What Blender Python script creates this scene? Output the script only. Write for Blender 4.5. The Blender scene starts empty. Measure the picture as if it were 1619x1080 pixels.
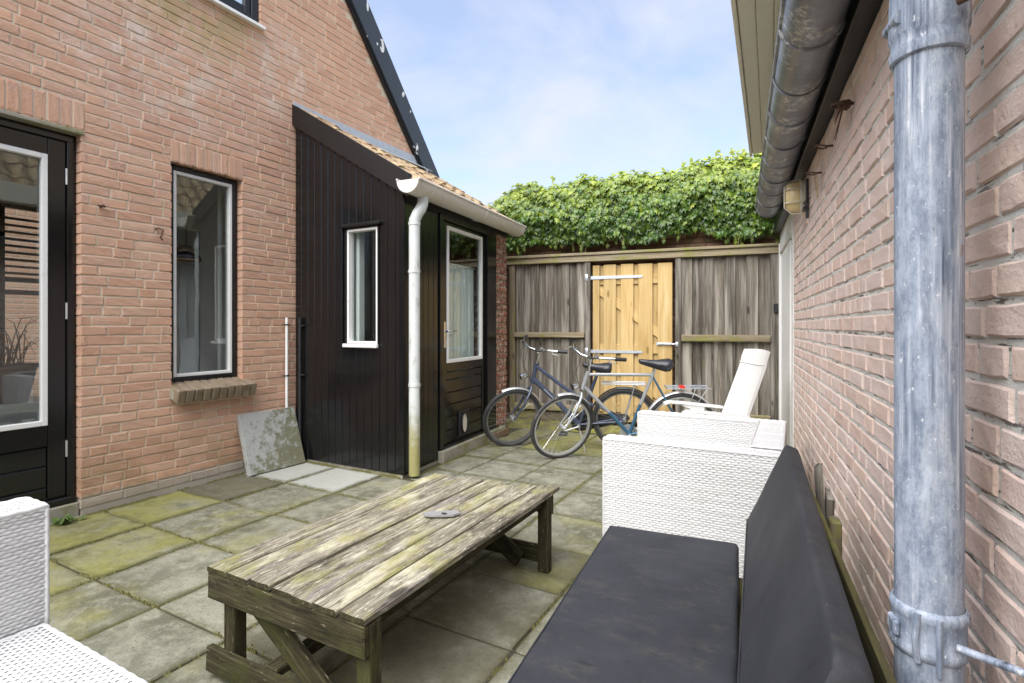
import bpy, math, random
from mathutils import Vector as V, Matrix, noise as mnoise
random.seed(11)
sc = bpy.context.scene
COL = sc.collection
R = math.radians
uni = random.uniform

# ------------------------------------------------------------------ camera, sky, sun, exposure
CAM_H, YAW, FPX = 1.175, 28.3, 830.0
cam = bpy.data.cameras.new('camera')
cam.sensor_width = 36.0
cam.lens = FPX / 1619 * 36.0
cam.shift_y = -24.0 / 1619
cam.clip_start, cam.clip_end = 0.02, 500
camo = bpy.data.objects.new('camera', cam)
camo.location = (0, 0, CAM_H)
camo.rotation_euler = (R(90), 0, R(YAW))
COL.objects.link(camo)
sc.camera = camo

SUN_EL, SUN_AZ = 50.0, 184.0          # azimuth clockwise from +Y: behind the camera
world = bpy.data.worlds.new('World')
sc.world = world
world.use_nodes = True
wn, wl = world.node_tree.nodes, world.node_tree.links
wn.clear()


def sky_nodes():
    out = wn.new('ShaderNodeOutputWorld')
    bg = wn.new('ShaderNodeBackground')
    bg.inputs['Strength'].default_value = 0.057
    sky = wn.new('ShaderNodeTexSky')
    sky.sky_type = 'NISHITA'
    sky.sun_disc = False
    sky.sun_elevation = R(SUN_EL)
    sky.sun_rotation = R(SUN_AZ)
    sky.air_density = 1.0
    sky.dust_density = 1.0
    sky.ozone_density = 1.6
    # thin cloud: noise on the direction projected on a ceiling
    tc = wn.new('ShaderNodeTexCoord')
    sep = wn.new('ShaderNodeSeparateXYZ')
    wl.new(tc.outputs['Generated'], sep.inputs[0])
    zz = wn.new('ShaderNodeMath'); zz.operation = 'MAXIMUM'; zz.inputs[1].default_value = 0.0
    wl.new(sep.outputs[2], zz.inputs[0])
    za = wn.new('ShaderNodeMath'); za.operation = 'ADD'; za.inputs[1].default_value = 0.22
    wl.new(zz.outputs[0], za.inputs[0])
    dx = wn.new('ShaderNodeMath'); dx.operation = 'DIVIDE'
    dy = wn.new('ShaderNodeMath'); dy.operation = 'DIVIDE'
    wl.new(sep.outputs[0], dx.inputs[0]); wl.new(za.outputs[0], dx.inputs[1])
    wl.new(sep.outputs[1], dy.inputs[0]); wl.new(za.outputs[0], dy.inputs[1])
    cmb = wn.new('ShaderNodeCombineXYZ')
    wl.new(dx.outputs[0], cmb.inputs[0]); wl.new(dy.outputs[0], cmb.inputs[1])
    no = wn.new('ShaderNodeTexNoise')
    no.inputs['Scale'].default_value = 1.7
    no.inputs['Detail'].default_value = 7
    no.inputs['Roughness'].default_value = 0.55
    no.inputs['Distortion'].default_value = 0.3
    wl.new(cmb.outputs[0], no.inputs['Vector'])
    ra = wn.new('ShaderNodeValToRGB')
    ra.color_ramp.elements[0].position = 0.40
    ra.color_ramp.elements[0].color = (0.32, 0.32, 0.32, 1)
    ra.color_ramp.elements[1].position = 0.68
    ra.color_ramp.elements[1].color = (0.95, 0.95, 0.95, 1)
    wl.new(no.outputs['Fac'], ra.inputs[0])
    mx = wn.new('ShaderNodeMixRGB')
    mx.inputs[2].default_value = (2.9, 3.0, 3.5, 1)
    wl.new(ra.outputs[0], mx.inputs[0])
    wl.new(sky.outputs[0], mx.inputs[1])
    wl.new(mx.outputs[0], bg.inputs['Color'])
    wl.new(bg.outputs[0], out.inputs[0])


sky_nodes()
sun = bpy.data.lights.new('sun', 'SUN')
sun.energy = 1.5
sun.angle = R(68)
sun.color = (1.0, 0.975, 0.95)
suno = bpy.data.objects.new('sun', sun)
COL.objects.link(suno)
az, el = R(SUN_AZ), R(SUN_EL)
sdir = V((math.sin(az) * math.cos(el), math.cos(az) * math.cos(el), math.sin(el)))
suno.rotation_euler = sdir.to_track_quat('Z', 'Y').to_euler()
suno.location = sdir * 30
vs = sc.view_settings
sc.display_settings.display_device = 'sRGB'
vs.view_transform = 'Standard'
vs.look = 'None'
vs.gamma = 1.0
vs.use_curve_mapping = False
vs.exposure = 2.42
sc.cycles.max_bounces = 8
sc.cycles.transparent_max_bounces = 12

# ------------------------------------------------------------------ helpers: objects
WM = {}


def link(o, parent=None, M=None):
    COL.objects.link(o)
    M = M or Matrix()
    if parent is not None:
        o.parent = parent
        o.matrix_parent_inverse = WM[parent.name].inverted()
    o.matrix_basis = M
    WM[o.name] = M.copy()
    return o


def thing(name, label, cat, loc=(0, 0, 0), group=None):
    o = bpy.data.objects.new(name, None)
    o.empty_display_size = 0.1
    o['label'] = label
    o['category'] = cat
    if group:
        o['group'] = group
    return link(o, None, Matrix.Translation(loc))


def tag(o, label, cat, group=None):
    o['label'] = label
    o['category'] = cat
    if group:
        o['group'] = group
    return o


def rotM(u, v, w, c):
    u, v, w = V(u), V(v), V(w)
    return Matrix(((u.x, v.x, w.x, c[0]), (u.y, v.y, w.y, c[1]), (u.z, v.z, w.z, c[2]), (0, 0, 0, 1)))


def new_mesh(name, vs_, fs, mat, smooth=None):
    me = bpy.data.meshes.new(name)
    me.from_pydata([tuple(p) for p in vs_], [], fs)
    me.validate()
    if mat:
        me.materials.append(mat)
    if smooth is not None:
        me.shade_smooth()
        if smooth < 180:
            me.set_sharp_from_angle(angle=R(smooth))
    return me


def bbox(dx, dy, dz, b=0.003, jit=0.0):
    """chamfered box round the origin"""
    hx, hy, hz = dx / 2, dy / 2, dz / 2
    b = min(b, hx * .6, hy * .6, hz * .6)
    vs_, idx = [], {}
    for sx in (-1, 1):
        for sy in (-1, 1):
            for sz in (-1, 1):
                for a in range(3):
                    p = [sx * (hx - b), sy * (hy - b), sz * (hz - b)]
                    p[a] = (sx * hx, sy * hy, sz * hz)[a]
                    if jit:
                        p = [c + uni(-jit, jit) for c in p]
                    idx[(sx, sy, sz, a)] = len(vs_)
                    vs_.append(tuple(p))
    fs = []
    g = lambda sx, sy, sz, a: idx[(sx, sy, sz, a)]
    for s in (-1, 1):
        q = [g(s, -1, -1, 0), g(s, 1, -1, 0), g(s, 1, 1, 0), g(s, -1, 1, 0)]
        fs.append(q if s > 0 else q[::-1])
        q = [g(-1, s, -1, 1), g(-1, s, 1, 1), g(1, s, 1, 1), g(1, s, -1, 1)]
        fs.append(q if s > 0 else q[::-1])
        q = [g(-1, -1, s, 2), g(1, -1, s, 2), g(1, 1, s, 2), g(-1, 1, s, 2)]
        fs.append(q if s > 0 else q[::-1])
    for s in (-1, 1):
        for t in (-1, 1):
            q = [g(-1, s, t, 1), g(-1, s, t, 2), g(1, s, t, 2), g(1, s, t, 1)]
            fs.append(q if s * t > 0 else q[::-1])
            q = [g(s, -1, t, 2), g(s, -1, t, 0), g(s, 1, t, 0), g(s, 1, t, 2)]
            fs.append(q if s * t > 0 else q[::-1])
            q = [g(s, t, -1, 0), g(s, t, -1, 1), g(s, t, 1, 1), g(s, t, 1, 0)]
            fs.append(q if s * t > 0 else q[::-1])
    for sx in (-1, 1):
        for sy in (-1, 1):
            for sz in (-1, 1):
                q = [g(sx, sy, sz, 0), g(sx, sy, sz, 1), g(sx, sy, sz, 2)]
                fs.append(q if sx * sy * sz > 0 else q[::-1])
    return vs_, fs


class Fr:
    """vertical plane: origin on the ground, U along, N out of it"""

    def __init__(s, o, u, n):
        s.o, s.u, s.n = V((o[0], o[1], 0)), V((u[0], u[1], 0)).normalized(), V((n[0], n[1], 0)).normalized()

    def at(s, u, z, n=0.0):
        return s.o + s.u * u + s.n * n + V((0, 0, z))


class MB:
    def __init__(s):
        s.v, s.f = [], []

    def add(s, vs_, fs):
        k = len(s.v)
        s.v += [tuple(p) for p in vs_]
        s.f += [tuple(i + k for i in f) for f in fs]
        return s

    def box(s, c, d, axes=None, b=0.003, jit=0.0):
        vs_, fs = bbox(d[0], d[1], d[2], b, jit)
        c = V(c)
        if axes:
            a = [V(x).normalized() for x in axes]
            vs_ = [c + a[0] * p[0] + a[1] * p[1] + a[2] * p[2] for p in vs_]
        else:
            vs_ = [c + V(p) for p in vs_]
        return s.add(vs_, fs)

    def fbox(s, fr, u0, u1, z0, z1, n0, n1, b=0.003, jit=0.0):
        c = fr.at((u0 + u1) / 2, (z0 + z1) / 2, (n0 + n1) / 2)
        return s.box(c, (abs(u1 - u0), abs(n1 - n0), abs(z1 - z0)), (fr.u, fr.n, V((0, 0, 1))), b, jit)

    def tube(s, pts, r, n=8, caps=True, closed=False):
        pts = [V(p) for p in pts]
        m = len(pts)
        rr = r if isinstance(r, (list, tuple)) else [r] * m
        k = len(s.v)
        ref = None
        for i, p in enumerate(pts):
            if closed:
                t = (pts[(i + 1) % m] - pts[i - 1])
            else:
                t = pts[min(i + 1, m - 1)] - pts[max(i - 1, 0)]
            t = t.normalized() if t.length > 1e-9 else V((0, 0, 1))
            if ref is None:
                ref = t.orthogonal().normalized()
            else:
                ref = ref - t * ref.dot(t)
                ref = ref.normalized() if ref.length > 1e-6 else t.orthogonal().normalized()
            b = t.cross(ref)
            for j in range(n):
                a = 2 * math.pi * j / n
                s.v.append(tuple(p + (ref * math.cos(a) + b * math.sin(a)) * rr[i]))
        segs = m if closed else m - 1
        for i in range(segs):
            i2 = (i + 1) % m
            for j in range(n):
                j2 = (j + 1) % n
                s.f.append((k + i * n + j, k + i * n + j2, k + i2 * n + j2, k + i2 * n + j))
        if caps and not closed:
            s.f.append(tuple(k + j for j in range(n))[::-1])
            s.f.append(tuple(k + (m - 1) * n + j for j in range(n)))
        return s

    def prism(s, poly, d):
        """poly: list of 3D points (planar), extruded by vector d"""
        poly = [V(p) for p in poly]
        d = V(d)
        n = len(poly)
        vs_ = poly + [p + d for p in poly]
        fs = [tuple(range(n))[::-1], tuple(range(n, 2 * n))]
        for i in range(n):
            j = (i + 1) % n
            fs.append((i, j, n + j, n + i))
        nrm = (poly[1] - poly[0]).cross(poly[2] - poly[1])
        if nrm.dot(d) < 0:
            fs = [f[::-1] for f in fs]
        return s.add(vs_, fs)

    def loft(s, rings, closed_ring=True, caps=True):
        k = len(s.v)
        n = len(rings[0])
        for r_ in rings:
            s.v += [tuple(p) for p in r_]
        for i in range(len(rings) - 1):
            for j in range(n if closed_ring else n - 1):
                j2 = (j + 1) % n
                s.f.append((k + i * n + j, k + i * n + j2, k + (i + 1) * n + j2, k + (i + 1) * n + j))
        if caps and closed_ring:
            s.f.append(tuple(k + j for j in range(n))[::-1])
            s.f.append(tuple(k + (len(rings) - 1) * n + j for j in range(n)))
        return s

    def build(s, name, mat, parent=None, smooth=None, kind=None):
        xs = list(zip(*s.v))
        c = V([(min(a) + max(a)) / 2 for a in xs])
        me = new_mesh(name, [V(p) - c for p in s.v], s.f, mat, smooth)
        o = bpy.data.objects.new(name, me)
        if kind:
            o['kind'] = kind
        return link(o, parent, Matrix.Translation(c))


def plank(name, c, d, axes, mat, parent, b=0.003, jit=0.0, segs=0, bow=0.0):
    """a board with its grain along local X"""
    vs_, fs = bbox(d[0], d[1], d[2], b, jit)
    me = new_mesh(name, vs_, fs, mat)
    o = bpy.data.objects.new(name, me)
    a = [V(x).normalized() for x in axes]
    return link(o, parent, rotM(a[0], a[1], a[2], c))


def fplank(name, fr, u0, u1, z0, z1, n0, n1, mat, parent, grain='z', b=0.003, jit=0.0):
    c = fr.at((u0 + u1) / 2, (z0 + z1) / 2, (n0 + n1) / 2)
    Z = V((0, 0, 1))
    if grain == 'z':
        return plank(name, c, (abs(z1 - z0), abs(u1 - u0), abs(n1 - n0)), (Z, fr.u, Z.cross(fr.u)), mat, parent, b, jit)
    return plank(name, c, (abs(u1 - u0), abs(z1 - z0), abs(n1 - n0)), (fr.u, Z, fr.u.cross(Z)), mat, parent, b, jit)


FWD = V((-math.sin(R(YAW)), math.cos(R(YAW)), 0))
RGT = V((math.cos(R(YAW)), math.sin(R(YAW)), 0))


def in_view(p):
    """(seen, depth): is the world point inside the picture's frame (used only to choose which bricks become objects)"""
    d = V(p) - V((0, 0, CAM_H))
    c = d.dot(FWD)
    if c < 0.2:
        return False, 1e9
    x = 809.5 + FPX * d.dot(RGT) / c
    y = 516 - FPX * d.z / c
    return -20 < x < 1640 and -20 < y < 1100, c


# ------------------------------------------------------------------ helpers: materials
class Mat:
    def __init__(s, name):
        s.m = bpy.data.materials.new(name)
        s.m.use_nodes = True
        s.n, s.l = s.m.node_tree.nodes, s.m.node_tree.links
        s.n.clear()
        s.out = s.n.new('ShaderNodeOutputMaterial')

    def put(s, sock, val):
        if hasattr(val, 'is_output'):
            s.l.new(val, sock)
        else:
            if sock.type == 'RGBA' and not hasattr(val, '__len__'):
                val = (val, val, val, 1)
            elif sock.type == 'RGBA' and len(val) == 3:
                val = (*val, 1)
            sock.default_value = val

    def obj(s):
        return s.n.new('ShaderNodeTexCoord').outputs['Object']

    def pos(s):
        return s.n.new('ShaderNodeNewGeometry').outputs['Position']

    def rnd(s):
        a = s.n.new('ShaderNodeObjectInfo').outputs['Random']
        b = s.n.new('ShaderNodeNewGeometry').outputs['Random Per Island']
        return s.math('FRACT', s.math('ADD', a, b), 0)

    def white(s, v, k):
        w = s.n.new('ShaderNodeTexWhiteNoise')
        w.noise_dimensions = '1D'
        s.put(w.inputs['W'], s.math('MULTIPLY_ADD', v, 917.3, k))
        return w.outputs['Value']

    def math(s, op, a, b=0.0, c=0.0):
        if op == 'MULTIPLY_ADD':
            c = b if False else c
        m = s.n.new('ShaderNodeMath')
        m.operation = op
        s.put(m.inputs[0], a)
        s.put(m.inputs[1], b)
        s.put(m.inputs[2], c)
        return m.outputs[0]

    def vmath(s, op, a, b):
        m = s.n.new('ShaderNodeVectorMath')
        m.operation = op
        s.put(m.inputs[0], a)
        s.put(m.inputs[1], b)
        return m.outputs[0]

    def scale(s, vec, sc3, off=None):
        r = s.vmath('MULTIPLY', vec, sc3)
        if off is not None:
            c = s.n.new('ShaderNodeCombineXYZ')
            for i in range(3):
                s.put(c.inputs[i], s.math('MULTIPLY', off, (37.1, 71.7, 53.3)[i]))
            r = s.vmath('ADD', r, c.outputs[0])
        return r

    def noise(s, vec, sc_, det=3.0, rough=0.5, dist=0.0):
        t = s.n.new('ShaderNodeTexNoise')
        s.put(t.inputs['Vector'], vec)
        t.inputs['Scale'].default_value = sc_
        t.inputs['Detail'].default_value = det
        t.inputs['Roughness'].default_value = rough
        t.inputs['Distortion'].default_value = dist
        return t.outputs['Fac']

    def voro(s, vec, sc_, feat='F1'):
        t = s.n.new('ShaderNodeTexVoronoi')
        t.feature = feat
        s.put(t.inputs['Vector'], vec)
        t.inputs['Scale'].default_value = sc_
        return t.outputs['Distance']

    def ramp(s, f, stops):
        r = s.n.new('ShaderNodeValToRGB')
        e = r.color_ramp.elements
        while len(e) < len(stops):
            e.new(0.5)
        for i, (p, c) in enumerate(stops):
            e[i].position = p
            e[i].color = (c, c, c, 1) if not hasattr(c, '__len__') else (*c, 1)
        s.put(r.inputs[0], f)
        return r.outputs[0]

    def step(s, f, lo, hi):
        m = s.n.new('ShaderNodeMapRange')
        m.interpolation_type = 'SMOOTHSTEP'
        s.put(m.inputs['Value'], f)
        m.inputs['From Min'].default_value = lo
        m.inputs['From Max'].default_value = hi
        return m.outputs[0]

    def mix(s, f, a, b, mode='MIX'):
        m = s.n.new('ShaderNodeMixRGB')
        m.blend_type = mode
        s.put(m.inputs[0], f)
        s.put(m.inputs[1], a)
        s.put(m.inputs[2], b)
        return m.outputs[0]

    def sep(s, vec):
        x = s.n.new('ShaderNodeSeparateXYZ')
        s.put(x.inputs[0], vec)
        return x.outputs

    def bump(s, h, strength=0.3, dist=0.01, nrm=None):
        b = s.n.new('ShaderNodeBump')
        b.inputs['Strength'].default_value = strength
        b.inputs['Distance'].default_value = dist
        s.put(b.inputs['Height'], h)
        if nrm is not None:
            s.put(b.inputs['Normal'], nrm)
        return b.outputs[0]

    def bsdf(s, col, rough=0.7, metal=0.0, nrm=None, spec=0.5, coat=0.0):
        b = s.n.new('ShaderNodeBsdfPrincipled')
        s.put(b.inputs['Base Color'], col)
        s.put(b.inputs['Roughness'], rough)
        s.put(b.inputs['Metallic'], metal)
        s.put(b.inputs['Specular IOR Level'], spec)
        s.put(b.inputs['Coat Weight'], coat)
        if nrm is not None:
            s.put(b.inputs['Normal'], nrm)
        s.l.new(b.outputs[0], s.out.inputs[0])
        s.b = b
        return s.m


def blob(m, y, z, cy, cz, ry, rz):
    """soft elliptical stain mask on a wall, from world y and z"""
    a = m.math('MULTIPLY', m.math('SUBTRACT', y, cy), 1 / ry)
    b = m.math('MULTIPLY', m.math('SUBTRACT', z, cz), 1 / rz)
    d = m.math('ADD', m.math('MULTIPLY', a, a), m.math('MULTIPLY', b, b))
    return m.math('SUBTRACT', 1.0, m.step(d, 0.1, 1.0))


def mat_brick_house(name='house_brick', mortar=False):
    m = Mat(name)
    p = m.pos()
    x, y, z = m.sep(p)
    n1 = m.noise(p, 3.0, 5, 0.6)
    fine = m.noise(p, 90, 4, 0.65)
    if mortar:
        col = m.mix(n1, (0.58, 0.48, 0.365), (0.72, 0.62, 0.48))
    else:
        r = m.rnd()
        col = m.ramp(r, [(0.0, (0.54, 0.31, 0.205)), (0.25, (0.60, 0.355, 0.235)), (0.5, (0.63, 0.38, 0.25)),
                         (0.75, (0.60, 0.37, 0.255)), (1.0, (0.66, 0.43, 0.295))])
        col = m.mix(m.math('MULTIPLY', m.white(r, 3.1), 0.30), col, (0.46, 0.30, 0.23))
        col = m.mix(m.step(m.noise(m.scale(p, (1, 1, 1), r), 14, 4, 0.6), 0.45, 0.8), col, (0.56, 0.37, 0.28))
        col = m.mix(m.step(fine, 0.62, 0.80), col, (0.26, 0.13, 0.09))
        # lime bloom
    bl = m.math('MAXIMUM', blob(m, y, z, 2.05, 3.0, 0.75, 0.55), blob(m, y, z, 3.05, 3.35, 0.35, 0.5))
    bl = m.math('MULTIPLY', bl, m.step(m.noise(p, 7, 5, 0.7), 0.42, 0.72))
    col = m.mix(m.math('MULTIPLY', bl, 0.75), col, (0.66, 0.58, 0.50))
    # green algae below the upper window
    ga = blob(m, y, z, 2.2, 3.55, 0.75, 0.45)
    ga = m.math('MULTIPLY', ga, m.step(m.noise(p, 5, 5, 0.65), 0.38, 0.62))
    col = m.mix(m.math('MULTIPLY', ga, 0.55), col, (0.34, 0.30, 0.11))
    # damp foot of the wall and the pale plinth course
    foot = m.math('MULTIPLY', m.math('SUBTRACT', 1.0, m.step(z, 0.10, 0.55)), m.step(m.noise(p, 4, 4, 0.6), 0.35, 0.6))
    col = m.mix(m.math('MULTIPLY', foot, 0.45), col, (0.27, 0.20, 0.09))
    ple = m.math('SUBTRACT', 1.0, m.step(m.math('ADD', z, m.math('MULTIPLY', n1, 0.05)), 0.115, 0.15))
    col = m.mix(m.math('MULTIPLY', ple, 0.8), col, (0.40, 0.37, 0.31))
    if not mortar:
        h = m.math('ADD', m.noise(p, 45, 5, 0.7), m.math('MULTIPLY', fine, 0.5))
        nr = m.bump(h, 0.6, 0.006)
        return m.bsdf(col, 0.88, 0, nr, 0.25)
    nr = m.bump(m.noise(p, 120, 4, 0.7), 0.7, 0.005)
    return m.bsdf(col, 0.95, 0, nr, 0.1)


def mat_brick_pale(name, mortar=False):
    m = Mat(name)
    p = m.pos()
    x, y, z = m.sep(p)
    fine = m.noise(p, 110, 5, 0.65)
    n1 = m.noise(p, 5, 5, 0.6)
    if mortar:
        col = m.mix(m.noise(p, 20, 5, 0.7), (0.62, 0.60, 0.54), (0.84, 0.82, 0.77))
        col = m.mix(m.step(m.noise(p, 60, 3, 0.6), 0.62, 0.72), col, (0.28, 0.25, 0.21))
        col = m.mix(m.math('MULTIPLY', m.step(m.noise(m.scale(p, (9, 9, 110)), 1.0, 5, 0.65), 0.56, 0.62), 0.85), col, (0.09, 0.075, 0.06))  # dark streaks for eroded joints and their shadow lines, painted into the mortar
        nr = m.bump(m.noise(p, 160, 5, 0.75), 0.9, 0.006)
        return m.bsdf(col, 0.95, 0, nr, 0.1)
    r = m.rnd()
    col = m.ramp(r, [(0.0, (0.65, 0.48, 0.40)), (0.3, (0.73, 0.565, 0.485)), (0.55, (0.72, 0.58, 0.51)),
                     (0.8, (0.74, 0.555, 0.455)), (1.0, (0.68, 0.55, 0.49))])
    sm = m.step(m.noise(m.scale(p, (1, 1, 1), r), 9, 5, 0.65), 0.40, 0.75)
    col = m.mix(m.math('MULTIPLY', sm, 0.55), col, (0.78, 0.67, 0.60))
    col = m.mix(m.step(n1, 0.55, 0.85), col, (0.56, 0.43, 0.36))
    col = m.mix(m.math('MULTIPLY', m.step(fine, 0.60, 0.74), 0.6), col, (0.24, 0.155, 0.12))
    col = m.mix(m.math('MULTIPLY', m.step(m.noise(p, 38, 5, 0.7), 0.60, 0.78), 0.55), col, (0.66, 0.58, 0.52))
    low = m.math('MULTIPLY', m.math('SUBTRACT', 1.0, m.step(z, 0.15, 0.75)), m.step(m.noise(p, 6, 4, 0.6), 0.35, 0.65))
    col = m.mix(m.math('MULTIPLY', low, 0.5), col, (0.24, 0.20, 0.12))
    h = m.math('ADD', m.noise(p, 50, 5, 0.75), m.math('MULTIPLY', fine, 0.6))
    return m.bsdf(col, 0.9, 0, m.bump(h, 0.7, 0.006), 0.2)


def mat_wood(name, cols, along=(1.2, 26, 26), patch=None, moss=None, rough=0.85, cracks=0.7, streak=None, spec=0.2, fleck=None, tonev=0.12):
    """weathered wood, grain along local X"""
    m = Mat(name)
    o = m.obj()
    r = m.rnd()
    v = m.scale(o, along, r)
    g1 = m.noise(v, 1.0, 7, 0.62, 0.6)
    gf = m.noise(m.scale(o, (along[0] * 4, along[1] * 7, along[2] * 7), r), 1.0, 5, 0.65, 0.3)
    g = m.math('ADD', m.math('MULTIPLY', g1, 0.55), m.math('MULTIPLY', gf, 0.45))
    col = m.ramp(g, [(0.36, cols[0]), (0.47, cols[1]), (0.54, cols[2]), (0.64, cols[3])])
    tone = m.white(r, 1.7)
    col = m.mix(m.math('MULTIPLY', tone, 0.30), col, cols[1])
    sh = m.math('ADD', 1.0 - tonev, m.math('MULTIPLY', m.white(r, 5.3), 2 * tonev))
    cs_ = m.n.new('ShaderNodeCombineXYZ')
    for i_ in range(3):
        m.put(cs_.inputs[i_], sh)
    col = m.mix(1.0, col, cs_.outputs[0], 'MULTIPLY')
    g2 = m.noise(m.scale(o, (along[0] * 1.6, along[1] * 3.5, along[2] * 3.5), r), 1.0, 4, 0.6, 0.3)
    if patch:
        pn = m.step(m.noise(m.scale(o, (3, 9, 9), r), 1.0, 5, 0.65), patch[1], patch[2])
        col = m.mix(m.math('MULTIPLY', pn, patch[3]), col, patch[0])
    if streak:
        sn = m.step(m.noise(m.scale(o, (0.9, 14, 14), r), 1.0, 3, 0.5), streak[1], streak[2])
        col = m.mix(m.math('MULTIPLY', sn, streak[3]), col, streak[0])
    ck = m.step(g2, 0.66, 0.74)
    col = m.mix(m.math('MULTIPLY', ck, cracks), col, tuple(c * 0.25 for c in cols[0]))
    if fleck:
        fn = m.step(m.noise(m.scale(o, (18, 95, 95), r), 1.0, 4, 0.7), fleck[1], fleck[1] + 0.06)
        col = m.mix(m.math('MULTIPLY', fn, fleck[2]), col, fleck[0])
        fd = m.step(m.noise(m.scale(o, (12, 65, 65), m.math('ADD', r, 0.37)), 1.0, 5, 0.75), 0.55, 0.63)
        col = m.mix(m.math('MULTIPLY', fd, fleck[2]), col, tuple(c * 0.6 for c in cols[0]))
    # knots
    kn = m.voro(m.scale(o, (2.2, 7, 7), r), 1.0)
    kk = m.math('SUBTRACT', 1.0, m.step(kn, 0.06, 0.13))
    col = m.mix(m.math('MULTIPLY', kk, 0.75), col, tuple(c * 0.45 for c in cols[0]))
    if moss:
        mn = m.step(m.noise(m.scale(o, (4, 6, 6), r), 1.0, 5, 0.7), moss[1], moss[2])
        col = m.mix(m.math('MULTIPLY', mn, moss[3]), col, moss[0])
    h = m.math('SUBTRACT', g, m.math('MULTIPLY', ck, 0.8))
    return m.bsdf(col, rough, 0, m.bump(h, 0.6, 0.006), spec)


def mat_plain(name, col, rough=0.5, metal=0.0, var=0.12, sc_=12, bump=0.0, bs=60, spec=0.5, dirt=None, coat=0.0):
    m = Mat(name)
    o = m.pos()
    n1 = m.noise(o, sc_, 5, 0.6)
    c = m.mix(n1, tuple(k * (1 - var) for k in col), tuple(min(1, k * (1 + var)) for k in col))
    if dirt:
        d = m.step(m.noise(o, dirt[1], 6, 0.7), dirt[2], dirt[3])
        c = m.mix(m.math('MULTIPLY', d, dirt[4]), c, dirt[0])
    nr = m.bump(m.noise(o, bs, 4, 0.6), bump, 0.004) if bump else None
    return m.bsdf(c, rough, metal, nr, spec, coat)


def mat_slab():
    """concrete paving; the object's colour gives each slab: red = lightness, green = moss, blue = wet stains and painted table shade"""
    m = Mat('paving_concrete')
    p = m.pos()
    oi = m.n.new('ShaderNodeObjectInfo')
    cs = m.n.new('ShaderNodeSeparateColor')
    m.l.new(oi.outputs['Color'], cs.inputs[0])
    li, mo, da = cs.outputs[0], cs.outputs[1], cs.outputs[2]
    r = oi.outputs['Random']
    pv = m.scale(p, (1, 1, 1), r)
    base = m.mix(m.step(m.noise(pv, 4, 7, 0.68), 0.3, 0.7), (0.105, 0.105, 0.070), (0.265, 0.262, 0.198))
    base = m.mix(m.step(m.noise(pv, 16, 5, 0.7), 0.45, 0.75), base, (0.285, 0.282, 0.215))
    base = m.mix(m.math('MULTIPLY', m.step(m.noise(pv, 60, 5, 0.75), 0.50, 0.68), 0.65), base, (0.10, 0.092, 0.062))
    base = m.mix(m.math('MULTIPLY', m.step(m.noise(pv, 170, 3, 0.7), 0.58, 0.68), 0.5), base, (0.44, 0.42, 0.34))
    base = m.mix(m.step(li, 0.55, 1.0), base, m.mix(m.noise(pv, 9, 5, 0.6), (0.36, 0.365, 0.325), (0.46, 0.465, 0.42)))
    g = m.math('ADD', m.noise(pv, 2.6, 6, 0.62, 0.4), m.math('MULTIPLY', m.math('SUBTRACT', mo, 0.5), 0.55))
    moss = m.step(g, 0.50, 0.80)
    mcol = m.mix(m.noise(pv, 22, 5, 0.7), (0.13, 0.125, 0.035), (0.36, 0.345, 0.06))
    base = m.mix(m.math('MULTIPLY', moss, 0.70), base, mcol)
    # moss creeping in from the joints
    ob = m.sep(m.obj())
    ex = m.math('MAXIMUM', m.math('ABSOLUTE', ob[0]), m.math('ABSOLUTE', ob[1]))
    ed = m.math('MULTIPLY', m.step(m.math('ADD', ex, m.math('MULTIPLY', m.noise(pv, 9, 6, 0.75), 0.11)), 0.255, 0.315), 0.85)
    base = m.mix(ed, base, (0.075, 0.075, 0.026))
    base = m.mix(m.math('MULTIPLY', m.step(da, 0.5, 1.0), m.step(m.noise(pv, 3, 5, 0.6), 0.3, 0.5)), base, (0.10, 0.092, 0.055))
    sp = m.step(m.voro(pv, 19), 0.10, 0.04)
    base = m.mix(m.math('MULTIPLY', m.math('SUBTRACT', 1.0, m.step(m.voro(pv, 15), 0.05, 0.10)), 0.45), base, (0.05, 0.05, 0.03))
    h = m.math('ADD', m.noise(pv, 70, 5, 0.7), m.math('MULTIPLY', m.noise(pv, 14, 4, 0.6), 0.8))
    return m.bsdf(base, 0.85, 0, m.bump(h, 0.5, 0.006), 0.3)


def mat_glass(name, tint=(0.92, 0.95, 0.94)):
    m = Mat(name)
    tr = m.n.new('ShaderNodeBsdfTransparent')
    tr.inputs[0].default_value = (*tint, 1)
    gl = m.n.new('ShaderNodeBsdfGlossy')
    gl.inputs['Roughness'].default_value = 0.005
    gl.inputs['Color'].default_value = (0.95, 0.97, 1, 1)
    fr = m.n.new('ShaderNodeFresnel')
    fr.inputs['IOR'].default_value = 2.25
    nb = m.bump(m.noise(m.pos(), 2.5, 2, 0.5), 0.04, 0.02)
    m.l.new(nb, gl.inputs['Normal'])
    mx = m.n.new('ShaderNodeMixShader')
    bf = m.n.new('ShaderNodeNewGeometry').outputs['Backfacing']
    m.l.new(m.math('MULTIPLY', fr.outputs[0], m.math('SUBTRACT', 1.0, bf)), mx.inputs[0])
    m.l.new(tr.outputs[0], mx.inputs[1])
    m.l.new(gl.outputs[0], mx.inputs[2])
    m.l.new(mx.outputs[0], m.out.inputs[0])
    return m.m


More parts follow.
